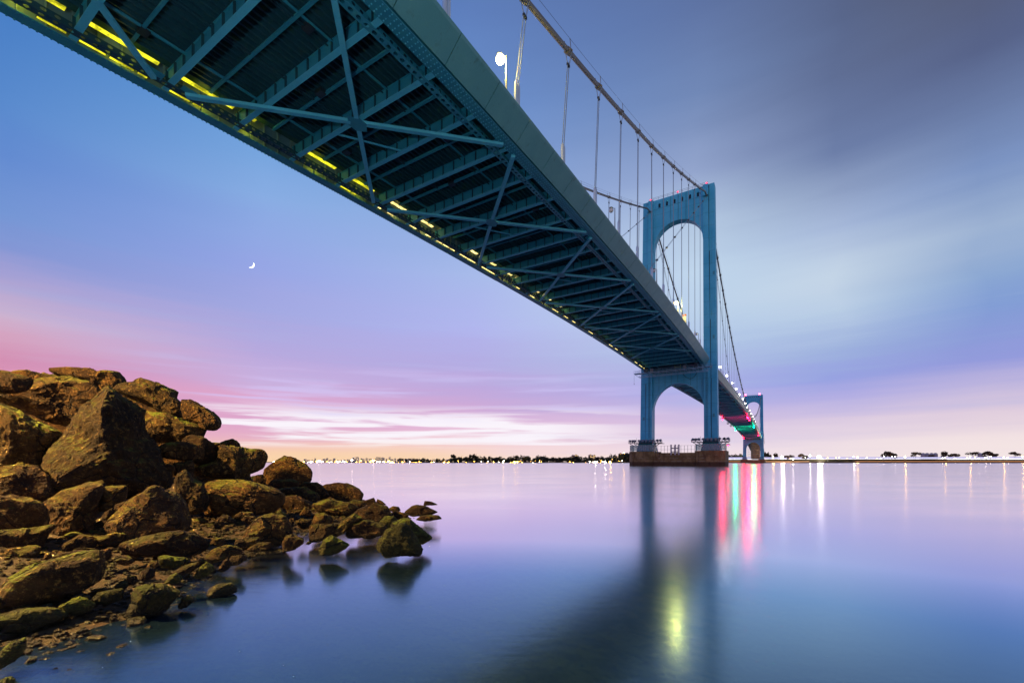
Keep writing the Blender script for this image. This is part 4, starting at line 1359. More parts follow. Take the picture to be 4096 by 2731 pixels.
# dark woods on the far left shore, one mass
rnd = random.Random(5)
mb = MB()
px = 1830
while px < 2545:
    Y = rnd.uniform(1040, 1110)
    e = 10.5 + 4 * noise.noise(Vector((px * 0.02, 0, 0))) + 3 * noise.noise(Vector((px * 0.07, 3, 0))) + (5 if px > 2450 else 0)
    c = leaf_crown(px, 9, e * 1.15, 90, 1.5, 4)
    off = Vector((X(px, Y), Y, 0.8)); n = len(mb.v)
    mb.v += [v + off for v in c.v]; mb.f += [tuple(i + n for i in f) for f in c.f]
    px += rnd.uniform(5, 9)
px = 1600
while px < 1840:
    Y = rnd.uniform(1010, 1060)
    c = leaf_crown(px, 7, 9 + 3 * noise.noise(Vector((px * 0.05, 0, 0))), 60, 1.3, 4)
    off = Vector((X(px, Y), Y, 0.8)); n = len(mb.v)
    mb.v += [v + off for v in c.v]; mb.f += [tuple(i + n for i in f) for f in c.f]
    px += rnd.uniform(9, 20)
o = link('woods', mb.mesh('woods', M['woods'], recalc=False), kind='stuff')
o['label'] = 'dark line of woods along the far left shore'; o['category'] = 'woods'
for px, w, h, lab in ((1817, 13, 18, 'tall dark tree at the left end of the far woods'), (1890, 17, 20, 'broad dark tree standing above the far woods, left of the middle'),
                      (2490, 22, 19, 'round dark tree on the far shore, second left of the near pier'), (2517, 18, 22, 'tall round dark tree on the far shore right beside the near pier'),
                      (2105, 20, 15, 'wide dark tree in the middle of the far woods'), (2300, 18, 14, 'low dark tree in the far woods below the twin lit blocks')):
    tree(px, 1035, w, h, 'dark', lab, 'trees rising from the far woods', 1.0)
for px, w, h, k_, lab in ((2908, 9, 13, 'dark', 'dark tree just right of the near pier'), (2928, 11, 14, 'dark', 'dark green tree second right of the near pier'), (2945, 10, 14, 'lit', 'green tree third right of the near pier'),
                          (2962, 12, 14, 'lit', 'bright green lamplit tree left of the far tower'), (3064, 10, 20, 'dark', 'dark tall tree right of the far tower under the approach'),
                          (3078, 9, 13, 'dark', 'dark green shrubby tree right of the far tower'), (3100, 12, 15, 'brown', 'golden brown tree beside the amber lamp right of the far tower')):
    tree(px, 845, w, h, k_, lab, 'trees around the far tower', 2.0)
for px, w, h, k_, fl, lab in ((3150, 7, 8, 'brown', 1, 'low brown bush between the two glaring shore lamps, left one'), (3166, 6, 9, 'brown', 1, 'low brown bush between the two glaring shore lamps, right one'),
                              (3208, 9, 11, 'brown', 1, 'brown tree left of the brightest shore lamp'), (3226, 7, 8, 'brown', 1, 'small brown tree beside the brightest shore lamp'),
                              (3545, 13, 16, 'brown', 1, 'largest brown tree on the right shore'), (3578, 13, 12, 'brown', 1, 'wide brown tree right of the largest one on the right shore'),
                              (3662, 12, 15, 'brown', 2, 'flat topped brown tree left of the pale round tanks'), (3722, 7, 9, 'brown', 1, 'small dark bush under the pale round tanks'),
                              (3780, 13, 16, 'brown', 1, 'brown tree right of the pale round tanks'), (3808, 12, 12, 'brown', 1, 'wide low brown tree further right of the pale tanks'),
                              (3892, 13, 15, 'brown', 2, 'flat topped brown tree towards the right edge of the shore'), (3945, 13, 16, 'brown', 1, 'round brown tree near the right edge of the shore'),
                              (3975, 12, 12, 'brown', 1, 'low brown tree near the right edge of the shore'), (4060, 12, 15, 'brown', 2, 'flat topped brown tree at the right end of the shore')):
    tree(px, 800, w * 1.2, h * 0.8, k_, lab, 'brown trees on the right shore', 6.5, flat=fl)


def block(px, w, top, Y, mat, label, lit, seed, roof=False, group='lit blocks on the far shore'):
    """a far building from its pixel span, standing at depth Y"""
    rnd = random.Random(seed)
    x0, x1 = X(px, Y), X(px + w, Y); h = (HZ - top) / F * Y + HC; dp = (x1 - x0) * 0.8
    o = link('building', None, None, ((x0 + x1) / 2, Y, 1.0)); tag(o, label, 'building', group)
    a = (x1 - x0) / 2
    mb = MB(); mb.box(-a, a, 0, dp, 0, h)
    if roof:
        mb.box(-a * 0.4, a * 0.3, dp * 0.3, dp * 0.7, h, h + h * 0.09)
    link('wall', mb.mesh('wall', mat), o)
    if lit > 0:
        wn = MB(); dk = MB(); nf = max(2, int(h / 4.6)); nc = max(2, int(2 * a / 4.2))
        for i in range(nc):
            for j in range(nf):
                cx = -a + 2 * a * (i + 0.5) / nc; cz = h * (j + 0.55) / nf
                (wn if rnd.random() < lit else dk).box(cx - 0.9, cx + 0.9, -0.12, 0.05, cz - 0.9, cz + 0.9)
        if wn.v:
            link('lit_windows', wn.mesh('lit_windows', M['win_lit']), o, kind='stuff')
        if dk.v:
            link('dark_windows', dk.mesh('dark_windows', M['glass_dark']), o, kind='stuff')


blk = [(2288, 10, 1821, 'first of two tall lit blocks side by side above the far woods'), (2299, 12, 1820, 'second of two tall lit blocks side by side above the far woods'),
       (2313, 7, 1829, 'low lit annex right of the two tall blocks'), (2356, 15, 1820, 'broad tall lit block left of the brightest far shore lamps'), (2373, 10, 1821, 'tall lit block just right of the broad one'),
       (2386, 20, 1829, 'pale lower block behind the bright far shore lamps'), (2424, 24, 1830, 'wide lit housing block above the bright far shore lamps'), (2456, 17, 1824, 'lit housing block left of the one with a lamp on its roof'),
       (2477, 15, 1815, 'tallest lit block nearest the pier on its left'), (2493, 16, 1815, 'lit block with a bright lamp on its roof next to the pier'),
       (2150, 17, 1831, 'lit block standing alone above the middle of the woods'), (2219, 15, 1833, 'small lit block behind the woods left of the twin blocks'), (2246, 8, 1834, 'narrow lit block behind the woods'),
       (1942, 5, 1833, 'slim lit tower above the woods near their tall dark tree'), (1964, 5, 1829, 'taller slim tower above the woods'), (1990, 34, 1836, 'long low lit row of houses above the woods'),
       (2040, 25, 1836, 'second long low lit row of houses above the woods'), (1846, 3, 1826, 'thin far mast-like tower above the left of the woods')]
for i, (px, w, tp, lab) in enumerate(blk):
    block(px, w, tp, 1500 + 30 * (i % 4), M['wall_far'], lab, 0.5, i, True)
rnd = random.Random(11)
px = 1215
i = 0
while px < 1800:
    w = rnd.uniform(5, 13); tp = 1847 - rnd.uniform(6, 15) - (5 if 1400 < px < 1580 else 0)
    block(px, w, tp, 2700 + rnd.uniform(0, 500), M['wall_pale'], 'small hazy block of the city skyline behind the left shore lamps', 0.45, 100 + i, rnd.random() < 0.4, 'hazy city blocks behind the left shore')
    px += w + rnd.uniform(0, 9); i += 1
for px, lab in ((3692, 'leftmost pale round tank on the right shore'), (3708, 'second pale round tank, with a red top'), (3726, 'third pale round tank'), (3742, 'rightmost of the four pale round tanks, with a red top'), (3920, 'single pale tank further right on the right shore')):
    Y = 1150
    o = link('storage_tank', None, None, (X(px, Y), Y, 2.0)); tag(o, lab, 'tank')
    mb = MB(); mb.tube([(0, 0, 0), (0, 0, 19), (0, 0, 22), (0, 0, 23)], [4.4, 4.4, 3.0, 0.3], 14); link('shell', mb.mesh('shell', M['wall_pale'], smooth=False), o)
    mb = MB(); mb.tube([(0, 0, 14), (0, 0, 14.8)], 4.6, 14); link('band', mb.mesh('band', M['wall_far']), o)

# ------------------------------------------------------------------ shore lamps
mb = MB(); mb.sphere((0, 0, 0), 1.0, 8, 6)
GLOBE = {}
for k, m_ in (('w', 'far_white'), ('a', 'far_amber'), ('W', None), ('A', None)):
    if m_ is None:
        m_ = 'big_' + k
        M[m_] = emit(m_ + '_lamp', (1.0, 0.90, 0.74) if k == 'W' else (1.0, 0.58, 0.10), 60.0)
    GLOBE[k] = mb.mesh('globe', M[m_], smooth=True)
mb2 = MB(); mb2.tube([(0, 0, 0), (0, 0, 1)], [0.03, 0.02], 5); POLE = mb2.mesh('pole', M['dark'])


def shore_lamp(px, py, Y, r, k, label, group):
    z = (HZ - py) / F * Y + HC
    zb = min(1.5, z - 2)
    o = link('shore_lamp', None, None, (X(px, Y), Y, zb)); tag(o, label, 'shore lamp', group)
    if k in 'WA':
        lamp_light(o, (0, -r * 1.9, z - zb), (1.0, 0.90, 0.74) if k == 'W' else (1.0, 0.55, 0.10), 230, r)
    link('pole', POLE, o, (0, 0, 0), (0, 0, 0), (8, 8, z - zb)); link('globe', GLOBE[k], o, (0, 0, z - zb), (0, 0, 0), (r, r, r))


for px, py, Y, r, k, lab in ((1096, 1847, 1800, 3.4, 'W', 'glaring white shore lamp seen between two dark boulders on the left'), (1278, 1855, 2300, 3.6, 'W', 'glaring white shore lamp at the left end of the city shore, beside the domed boulder'),
                             (1480, 1853, 2300, 3.0, 'W', 'glaring white lamp on the city shore, left of a close pair'), (1498, 1853, 2300, 3.0, 'W', 'glaring white lamp on the city shore, right of a close pair'),
                             (1535, 1853, 2300, 2.6, 'W', 'white lamp on the city shore before the woods begin'), (1775, 1852, 985, 1.6, 'A', 'strong amber lamp at the point left of the woods'), (1790, 1853, 985, 1.8, 'A', 'strongest amber lamp at the tip of the point'),
                             (2036, 1853, 990, 1.2, 'W', 'white lamp at the water below the middle of the woods'), (2132, 1852, 990, 1.3, 'W', 'white lamp at the water right of the amber group'), (2012, 1846, 995, 1.2, 'A', 'amber lamp in the woods, left of the amber group'),
                             (2058, 1847, 995, 1.2, 'A', 'amber lamp in the middle of the amber group'), (2070, 1847, 995, 1.1, 'A', 'amber lamp right in the amber group'), (2380, 1848, 985, 1.5, 'W', 'white lamp at a jetty left of the pier'),
                             (2420, 1847, 985, 1.6, 'W', 'white lamp next to the strong amber one left of the pier'), (2440, 1847, 985, 1.8, 'A', 'strong amber lamp on the far shore left of the pier'), (2495, 1811, 1490, 1.5, 'A', 'amber lamp on the roof of the lit block by the pier'),
                             (3128, 1828, 770, 2.0, 'W', 'glaring white lamp on the right shore near the golden tree'), (3276, 1826, 770, 2.5, 'W', 'most glaring white lamp of the right shore'), (3092, 1828, 800, 0.9, 'A', 'amber lamp under the golden brown tree'),
                             (3172, 1835, 760, 0.8, 'W', 'small white lamp between the two glaring ones'), (3430, 1828, 760, 0.7, 'A', 'amber lamp on the right shore, first after the glare'), (3620, 1827, 760, 0.9, 'A', 'amber lamp left of the flat topped tree'),
                             (4015, 1828, 760, 0.8, 'A', 'amber lamp between the low tree and the flat topped one at the right end'), (4090, 1826, 760, 0.9, 'A', 'amber lamp at the very right end of the shore'), (3415, 1826, 760, 0.7, 'W', 'white lamp close left of an amber one on the right shore'),
                             (3240, 1822, 765, 0.7, 'W', 'small white lamp left of the most glaring one'), (3880, 1828, 760, 0.7, 'A', 'amber lamp left of the second flat topped tree'), (3780, 1830, 760, 0.6, 'A', 'faint amber lamp below the tree right of the tanks')):
    shore_lamp(px, py, Y, r, k, lab, 'shore lamps')
rnd = random.Random(21)
for i in range(95):
    px = rnd.uniform(1205, 1560); shore_lamp(px, 1853 - abs(rnd.gauss(0, 4.5)), 2450 + rnd.uniform(0, 120), rnd.uniform(1.8, 4.0), rnd.choice('waaw'), 'tiny lamp in the crowded band of lights along the city shore', 'lights of the city shore')
for i in range(44):
    px = rnd.uniform(1560, 1800); shore_lamp(px, 1852 - abs(rnd.gauss(0, 2.5)), 1000, rnd.uniform(0.6, 1.3), rnd.choice('aaaw'), 'tiny amber lamp among the trees of the point left of the woods', 'lights of the wooded point')
for i in range(40):
    px = rnd.uniform(1830, 2540); shore_lamp(px, 1850 - abs(rnd.gauss(0, 5)), 1000, rnd.uniform(0.25, 0.6), rnd.choice('aaw'), 'tiny lamp in front of the dark far woods', 'lights in the far woods')
for i in range(26):
    px = rnd.uniform(3110, 4096); shore_lamp(px, 1830 + rnd.uniform(-5, 5), 765, rnd.uniform(0.25, 0.5), rnd.choice('wwa'), 'tiny lamp along the promenade of the right shore', 'lights of the right shore')


# ------------------------------------------------------------------ crescent moon: the lit sliver of a sphere
def moon():
    D = 9000.0; p = ray(1003, 1058) * D + Vector((0, 0, HC)); r = 13.2 / F * D
    mb = MB(); n = 24; m_ = 8
    vi = ray(1003, 1058).normalized(); right = vi.cross(Vector((0, 0, 1))).normalized(); up = right.cross(vi)
    tilt = R(-38)
    ax = right * math.cos(tilt) + up * math.sin(tilt); pole = -right * math.sin(tilt) + up * math.cos(tilt)
    for i in range(n):
        for j in range(m_):
            q = []
            for (ii, jj) in ((i, j), (i + 1, j), (i + 1, j + 1), (i, j + 1)):
                e = -math.pi / 2 + math.pi * ii / n; a = R(-2) + R(58) * jj / m_      # longitude from the limb inwards
                q.append(pole * math.sin(e) * r + (ax * math.cos(a) - vi * math.sin(a)) * math.cos(e) * r)
            mb.quad(*q)
    tag(link('moon', mb.mesh('moon', M['moon'], smooth=True), None, p), 'thin white crescent moon in the blue sky left of the bridge', 'moon')


moon()

# ------------------------------------------------------------------ rocks, each from its own outline with its own distance and thickness
def conv(crop, pts):
    ox, oy, k = {'1': (0, 1450, 3.336), '2': (600, 1550, 3.336), '3': (0, 1900, 2.613), '4': (850, 1900, 2.352), '5': (0, 2250, 2.613)}[crop]
    return [(ox + x / k, oy + y / k) for x, y in pts]


def icosphere(sub):
    bm = bmesh.new(); bmesh.ops.create_icosphere(bm, subdivisions=sub, radius=1.0)
    v = [x.co.copy() for x in bm.verts]; f = [tuple(q.index for q in x.verts) for x in bm.faces]; bm.free()
    return v, f


ICO = {k: icosphere(k) for k in (1, 2, 3, 4, 5, 6)}


def star(poly, cx, cy, ang):
    """distance from the centre to the outline along ang"""
    dx, dy = math.cos(ang), math.sin(ang); best = 0.0
    for (ax, ay), (bx, by) in zip(poly, poly[1:] + poly[:1]):
        ex, ey = bx - ax, by - ay; den = dx * ey - dy * ex
        if abs(den) < 1e-9:
            continue
        t = ((ax - cx) * ey - (ay - cy) * ex) / den; u = ((ax - cx) * dy - (ay - cy) * dx) / den
        if t > best and -1e-6 <= u <= 1 + 1e-6:
            best = t
    return best


def rock_shape(seed, sub, outline, half, depth, facets=16, amp=0.05):
    """a broken stone: a many-sided block whose facing outline follows outline(angle); +z looks to the viewer"""
    rnd = random.Random(seed); V, Fc = ICO[sub]; out = []
    planes = []
    for i in range(facets):
        n = Vector((rnd.gauss(0, 1), rnd.gauss(0, 1), rnd.gauss(0, 1))).normalized()
        if n.z < -0.3:
            n.z = -n.z
        rim = math.hypot(n.x, n.y)
        planes.append((n, rnd.uniform(0.60, 0.86) * (1 - rim ** 3) + rnd.uniform(0.90, 1.0) * rim ** 3))
    so = Vector((seed * 3.1, seed * 1.7, seed * 0.7))
    strat = Vector((rnd.gauss(0, 0.25), 1.0, rnd.gauss(0, 0.25)))
    for v in V:
        jit = v + noise.noise_vector(v * 1.7 + so) * 0.10
        sc = 1.0
        for n, d in planes:
            q = jit.dot(n)
            if q > 1e-6 and d / q < sc:
                sc = d / q
        ang = math.atan2(v.y, v.x); r = outline(ang)
        rho = math.hypot(v.x, v.y)
        k = 1.0 / max(rho ** 3.4 + abs(v.z) ** 3.4, 1e-9) ** (1 / 3.4)
        k = 1 + (k - 1) * 0.8
        p = Vector((v.x * k * r * sc, v.y * k * r * sc, v.z * k * depth * sc))
        w3 = p / half * 1.5 + so
        d1 = noise.fractal(w3, 1.0, 2.1, 3) * 0.40
        rg = noise.ridged_multi_fractal(w3 * 1.6, 0.9, 2.2, 4, 1.0, 2.0) - 1.2
        st = (p.dot(strat) / half) * 5.5 + 1.2 * noise.noise(w3 * 0.9); st = st - math.floor(st); st = min(st / 0.8, (1 - st) / 0.2) - 0.5
        d3 = noise.fractal(w3 * 6.0, 0.7, 2.2, 4) * 0.30
        p += v * (d1 + rg * 0.34 + st * 0.30 + d3) * amp * half
        out.append(p)
    return out, Fc


ROCKN = [0]


def rock(crop, pts, D, label, mat='rock', sub=5, thick=0.7, zg=None, group=None, amp=0.085, facets=18, name='boulder'):
    ROCKN[0] += 1
    poly = conv(crop, pts)
    ymax = max(p[1] for p in poly)
    if D is None:
        D = (HC - (zg or 0.0)) * F / (ymax - HZ)
    # area centroid
    A = cx = cy = 0.0
    for (ax, ay), (bx, by) in zip(poly, poly[1:] + poly[:1]):
        c = ax * by - bx * ay; A += c; cx += (ax + bx) * c; cy += (ay + by) * c
    cx /= 3 * A; cy /= 3 * A
    sc = D / F
    n = 96
    lut = [1.09 * max(2.0, star(poly, cx, cy, 2 * math.pi * i / n)) for i in range(n)]

    def outline(a):
        x = (-a % (2 * math.pi)) / (2 * math.pi) * n; i = int(x) % n; u = x - int(x)
        return (lut[i] * (1 - u) + lut[(i + 1) % n] * u) * sc
    w = (max(p[0] for p in poly) - min(p[0] for p in poly)) * sc; h = (max(p[1] for p in poly) - min(p[1] for p in poly)) * sc
    half = (w + h) / 4
    depth = thick * min(half * 1.15, (w * h) ** 0.5 / 1.7)
    vs, fs = rock_shape(ROCKN[0] * 13 + 5, sub, outline, half, depth, facets, amp)
    fwd = Vector(((cx - PX) / F, 1.0, 0)).normalized(); right = Vector((fwd.y, -fwd.x, 0)); up = Vector((0, 0, 1))
    cpos = ray(cx, cy) * D + Vector((0, 0, HC)) + fwd * depth * 0.15
    # perspective shear for a point seen off the axis is undone by the facing plane being square to the line of sight
    k = 1.0 / math.sqrt(1 + ((cx - PX) / F) ** 2)
    pos = [right * (p.x * k) + up * p.y - fwd * p.z for p in vs]
    me = bpy.data.meshes.new('boulder'); me.from_pydata([tuple(p) for p in pos], [], fs)
    bm = bmesh.new(); bm.from_mesh(me); bmesh.ops.recalc_face_normals(bm, faces=bm.faces); bm.to_mesh(me); bm.free()
    me.materials.append(M[mat])
    o = link(name, me, None, cpos)
    tag(o, label, 'rock', group)
    return o


RK = [
 ('1', [(-90,150),(0,135),(200,145),(370,175),(440,215),(420,270),(350,345),(210,395),(0,400),(-90,400)], 11.2, 'dark flat boulder at the top left corner of the pile', 'rock'),
 ('1', [(160,140),(300,103),(440,115),(560,140),(660,165),(640,230),(440,280),(200,240)], 14.5, 'low rounded rock peeping over the top left of the pile', 'rock'),
 ('1', [(690,165),(740,135),(900,115),(1180,100),(1320,112),(1500,86),(1580,95),(1640,150),(1672,215),(1640,250),(1640,330),(1560,385),(1420,400),(1250,330),(1100,260),(900,230)], 13.6, 'layered slab crowning the pile, its highest rock', 'rock'),
 ('1', [(-90,380),(210,395),(370,330),(520,240),(960,165),(1240,250),(1420,400),(1350,520),(1200,640),(1050,800),(760,805),(600,740),(300,640),(0,540),(-90,520)], 12.6, 'broad faceted brown boulder under the crowning slab', 'rock'),
 ('1', [(1560,390),(1650,310),(1870,245),(1990,258),(2150,290),(2310,338),(2368,375),(2352,460),(2440,510),(2430,715),(2340,725),(2160,660),(2050,590),(1890,520),(1700,460)], 13.4, 'blocky boulder with a green lower face right of the crowning slab', 'rock_moss'),
 ('1', [(1410,400),(1480,393),(1560,410),(1780,580),(1905,650),(1895,790),(1950,970),(2130,1140),(2200,1330),(2310,1440),(2330,1640),(2000,1760),(1200,1780),(560,1720),(540,1568),(675,1400),(690,1280),(740,1160),(830,1060),(960,900),(1140,660),(1195,600),(1340,490)], 10.6, 'huge triangular boulder with a mossy peak in the middle of the pile', 'rock_moss', 6),
 ('1', [(-90,540),(0,570),(230,660),(500,790),(700,870),(860,960),(870,1010),(790,1120),(690,1240),(660,1390),(400,1420),(0,1420),(-90,1400)], 10.2, 'large mossy sloping boulder at the left edge beside the triangular one', 'rock_moss'),
 ('1', [(-60,1430),(0,1410),(250,1345),(330,1355),(560,1395),(680,1390),(700,1560),(500,1640),(0,1640),(-60,1600)], 9.9, 'low brown boulder wedged under the mossy sloping one', 'rock'),
 ('3', [(-60,40),(0,10),(110,-45),(204,-86),(407,-86),(500,0),(560,120),(575,190),(520,260),(430,300),(200,240),(0,225),(-60,210)], 9.2, 'rounded boulder with ochre crest at the left edge below the mossy sloping one', 'rock'),
 ('3', [(-60,205),(100,215),(280,245),(430,300),(490,380),(520,500),(480,575),(200,590),(-60,580)], 7.4, 'top ledge of the layered block at the left edge', 'rock'),
 ('3', [(-60,570),(200,570),(420,565),(560,545),(575,580),(500,640),(470,710),(420,780),(200,780),(-60,780)], 7.0, 'middle ledge of the layered block at the left edge', 'rock'),
 ('3', [(-60,770),(200,765),(420,760),(430,800),(380,880),(300,945),(0,975),(-60,975)], 6.6, 'lowest ledge of the layered block at the left edge', 'rock'),
 ('3', [(455,300),(650,180),(870,110),(1030,103),(1100,160),(1060,240),(1020,340),(1000,480),(950,620),(700,670),(560,620),(515,480),(490,380)], 8.4, 'smooth dark boulder right of the layered block', 'rock'),
 ('3', [(860,115),(980,70),(1060,55),(1115,105),(1100,160),(900,150)], 9.6, 'small crest of rock behind the smooth dark boulder', 'rock', 4),
 ('3', [(1060,130),(1200,115),(1310,120),(1330,170),(1320,250),(1220,300),(1160,360),(1040,370),(1030,300)], 9.0, 'square rock in the hollow below the triangular boulder', 'rock', 4),
 ('3', [(1145,490),(1250,380),(1400,260),(1560,140),(1640,130),(1720,170),(1850,210),(1920,280),(1960,400),(2000,480),(1960,560),(1890,620),(1600,660),(1400,670),(1180,600)], 8.1, 'tent-shaped brown boulder in front of the triangular one', 'rock'),
 ('3', [(1310,280),(1430,215),(1490,230),(1380,320),(1260,390),(1200,360),(1215,300)], 8.6, 'small rock leaning on the left of the tent-shaped boulder', 'rock', 4),
 ('3', [(1095,390),(1170,350),(1235,405),(1180,485),(1090,500),(1060,440)], 8.3, 'pale-topped stone in the gap left of the tent-shaped boulder', 'rock', 4),
 ('3', [(640,720),(830,630),(960,650),(1020,720),(980,790),(800,810),(680,790)], 7.3, 'flat rock at the foot of the smooth dark boulder', 'rock', 4),
 ('3', [(1000,660),(1180,605),(1320,620),(1300,700),(1200,750),(1060,750)], 7.6, 'flat rock at the foot of the tent-shaped boulder', 'rock', 4),
 ('3', [(1280,690),(1500,640),(1700,610),(1900,610),(2060,650),(2160,720),(2175,780),(2100,840),(1970,875),(1700,840),(1450,830),(1340,790)], 7.0, 'long low rock below the tent-shaped boulder', 'rock'),
 ('3', [(560,840),(640,800),(750,800),(860,790),(960,810),(900,870),(700,880),(580,870)], 6.4, 'low stone behind the big foreground boulder', 'rock', 4),
 ('3', [(450,870),(480,810),(530,810),(540,860),(500,900),(440,900)], 6.3, 'small dark stone left of the low stone behind the foreground boulder', 'rock', 3),
 ('3', [(950,850),(1000,790),(1130,780),(1170,830),(1150,890),(1020,900)], 6.3, 'brown stone right behind the big foreground boulder', 'rock', 4),
 ('3', [(-20,1270),(40,1160),(130,1040),(300,960),(560,900),(780,870),(1000,852),(1080,880),(1100,960),(1085,1060),(1050,1150),(900,1215),(700,1275),(500,1325),(300,1330),(120,1300)], 5.0, 'big sloping foreground boulder at the lower left, speckled with weed', 'rock_moss', 6),
 ('5', [(-60,530),(0,520),(200,505),(420,515),(560,540),(640,580),(720,610),(700,650),(560,690),(300,720),(0,750),(-60,750)], 4.35, 'weed-covered rock lying in the water at the lower left edge', 'rock_weed', 5),
 ('5', [(1385,320),(1440,260),(1560,245),(1690,255),(1800,310),(1875,345),(1870,380),(1780,460),(1740,520),(1640,560),(1500,560),(1370,570),(1330,500),(1390,400)], 4.85, 'weedy angular rock standing in the shallow water at the lower left', 'rock_weed', 6),
 ('5', [(965,370),(1020,310),(1150,300),(1280,295),(1300,340),(1260,405),(1130,425),(1000,420)], 4.95, 'flat weedy rock left of the angular one in the shallows', 'rock_weed'),
 ('5', [(620,440),(700,400),(830,370),(900,400),(990,460),(960,510),(850,535),(740,530),(650,500)], 4.7, 'ridged weedy stone at the water below the foreground boulder', 'rock_weed'),
 ('5', [(120,450),(190,410),(330,405),(390,465),(320,500),(180,500)], 4.75, 'yellowish stone in the pebbles at the lower left', 'rock_weed', 4),
 ('5', [(370,490),(450,445),(540,440),(570,500),(480,520),(380,515)], 4.7, 'yellowish stone right of the first one in the pebbles', 'rock_weed', 4),
 ('5', [(800,370),(870,335),(930,350),(940,380),(860,400)], 4.95, 'small stone behind the ridged weedy one', 'rock_weed', 4),
 ('5', [(2168,325),(2190,270),(2260,230),(2323,225),(2420,232),(2465,275),(2472,312),(2390,350),(2220,352)], 5.6, 'round wet rock alone in the misty water', 'rock_weed'),
 ('5', [(1865,440),(1900,370),(1970,345),(2020,370),(2045,405),(1960,455),(1880,475)], 5.05, 'small wet rock right of the angular weedy one', 'rock_weed', 4),
 ('5', [(-20,960),(40,890),(140,840),(260,825),(268,890),(240,960),(150,1030),(0,1080),(-40,1050)], 3.55, 'weedy rock in the water near the bottom left corner', 'rock_weed'),
 ('5', [(-40,1245),(60,1205),(120,1210),(158,1245),(150,1310),(-40,1310)], 3.1, 'weedy rock tip in the bottom left corner', 'rock_weed', 4),
 ('5', [(1195,240),(1270,190),(1330,210),(1345,255),(1280,285),(1210,280)], 5.3, 'yellow-green stone by the small puddle', 'rock_weed', 4),
 ('3', [(1455,1080),(1480,1010),(1560,970),(1610,990),(1622,1055),(1570,1090),(1500,1100)], 5.55, 'pale-edged stone among the pebbles near the water', 'rock', 4),
 ('3', [(1310,1110),(1340,1050),(1420,1060),(1450,1110),(1400,1150),(1330,1150)], 5.4, 'brown stone left of the pale-edged one', 'rock', 4),
 ('3', [(1200,880),(1260,860),(1380,880),(1410,915),(1330,935),(1240,920)], 6.1, 'flat pinkish stone among the pebbles', 'rock', 4),
 ('3', [(1530,960),(1570,900),(1640,895),(1665,940),(1610,975)], 6.0, 'round stone right of the flat pinkish one', 'rock', 4),
 ('3', [(1655,850),(1720,835),(1850,865),(1985,890),(1940,945),(1800,970),(1700,960)], 6.3, 'green-topped flat stone at the edge of the shingle', 'rock_weed', 4),
 ('3', [(1790,1010),(1900,960),(2080,920),(2092,960),(1990,1020),(1850,1045)], 5.9, 'long dark stone touching the water', 'rock', 4),
 ('3', [(2025,1050),(2080,970),(2160,915),(2225,960),(2235,1005),(2150,1065),(2060,1070)], 5.95, 'pointed stone at the waterline right of the long dark one', 'rock_weed', 4),
 ('3', [(1715,1120),(1780,1050),(1850,1025),(1908,1085),(1860,1130)], 5.4, 'small weedy stone just above the pink water', 'rock_weed', 4),
 ('4', [(-60,760),(0,700),(130,665),(230,685),(292,715),(280,755),(160,785),(0,820)], 6.9, 'long weedy stone at the bend of the waterline', 'rock'),
 ('4', [(158,800),(180,760),(290,755),(320,800),(240,845),(165,845)], 6.6, 'flat stone at the tip of the bend of the waterline', 'rock', 4),
 ('4', [(55,880),(110,800),(140,788),(188,832),(150,885),(80,905)], 6.1, 'small pointed stone below the bend of the waterline', 'rock', 4),
 ('4', [(300,600),(340,500),(400,430),(470,395),(560,375),(680,400),(725,470),(745,545),(720,590),(650,660),(560,670),(460,680),(400,640)], 8.6, 'rounded brown mound of rock at the shore in the middle of the beach', 'rock'),
 ('4', [(200,670),(230,610),(320,590),(440,600),(430,650),(330,705),(230,705)], 7.6, 'flat stone left below the brown mound', 'rock', 4),
 ('4', [(330,690),(420,640),(540,640),(550,690),(450,715),(350,715)], 7.5, 'low stone at the water below the brown mound', 'rock', 4),
 ('4', [(663,640),(690,580),(740,562),(855,605),(852,645),(760,705),(668,725)], 7.55, 'box-shaped rock in the water below the brown mound', 'rock'),
 ('4', [(1008,700),(1050,610),(1120,575),(1170,600),(1285,665),(1240,700),(1180,735),(1100,745),(1020,745)], 7.6, 'pointed ochre rock standing in the water', 'rock_weed'),
 ('4', [(1555,650),(1620,560),(1640,520),(1780,470),(1820,480),(1890,560),(1950,640),(1972,700),(1940,755),(1800,755),(1640,760),(1575,710)], 7.6, 'big knobbly weed-covered rock at the end of the point', 'rock_weed', 6),
 ('4', [(1680,510),(1700,450),(1790,415),(1850,415),(1950,500),(2060,592),(1970,650),(1900,640)], 8.4, 'weedy rock behind the knobbly one at the end of the point', 'rock_weed'),
 ('4', [(918,570),(925,470),(1060,465),(1170,470),(1195,545),(1130,580),(1000,620),(920,620)], 8.9, 'square block at the water beneath the tilted slab', 'rock'),
 ('4', [(1120,530),(1230,430),(1330,370),(1405,412),(1300,470),(1240,540),(1170,570)], 9.1, 'tilted slab leaning over the square block', 'rock_moss'),
 ('4', [(1268,560),(1280,480),(1400,420),(1500,440),(1620,480),(1645,550),(1500,590),(1300,590)], 9.2, 'wide flat-faced rock above its dark reflection', 'rock'),
 ('4', [(1365,330),(1520,270),(1640,300),(1675,385),(1600,440),(1470,450),(1390,400)], 11.2, 'humped rock at the end of the point above the flat-faced one', 'rock'),
 ('4', [(1570,450),(1620,390),(1700,390),(1745,435),(1680,505),(1600,515)], 9.6, 'rough small rock between the humped one and the knobbly one', 'rock_weed', 4),
 ('4', [(935,460),(970,370),(1050,360),(1135,412),(1125,460),(1000,480)], 10.2, 'angular block behind the square block at the water', 'rock', 4),
 ('4', [(945,270),(1080,230),(1300,270),(1365,315),(1300,375),(1120,385),(990,330)], 12.4, 'mottled flat rock in the middle of the point', 'rock_moss'),
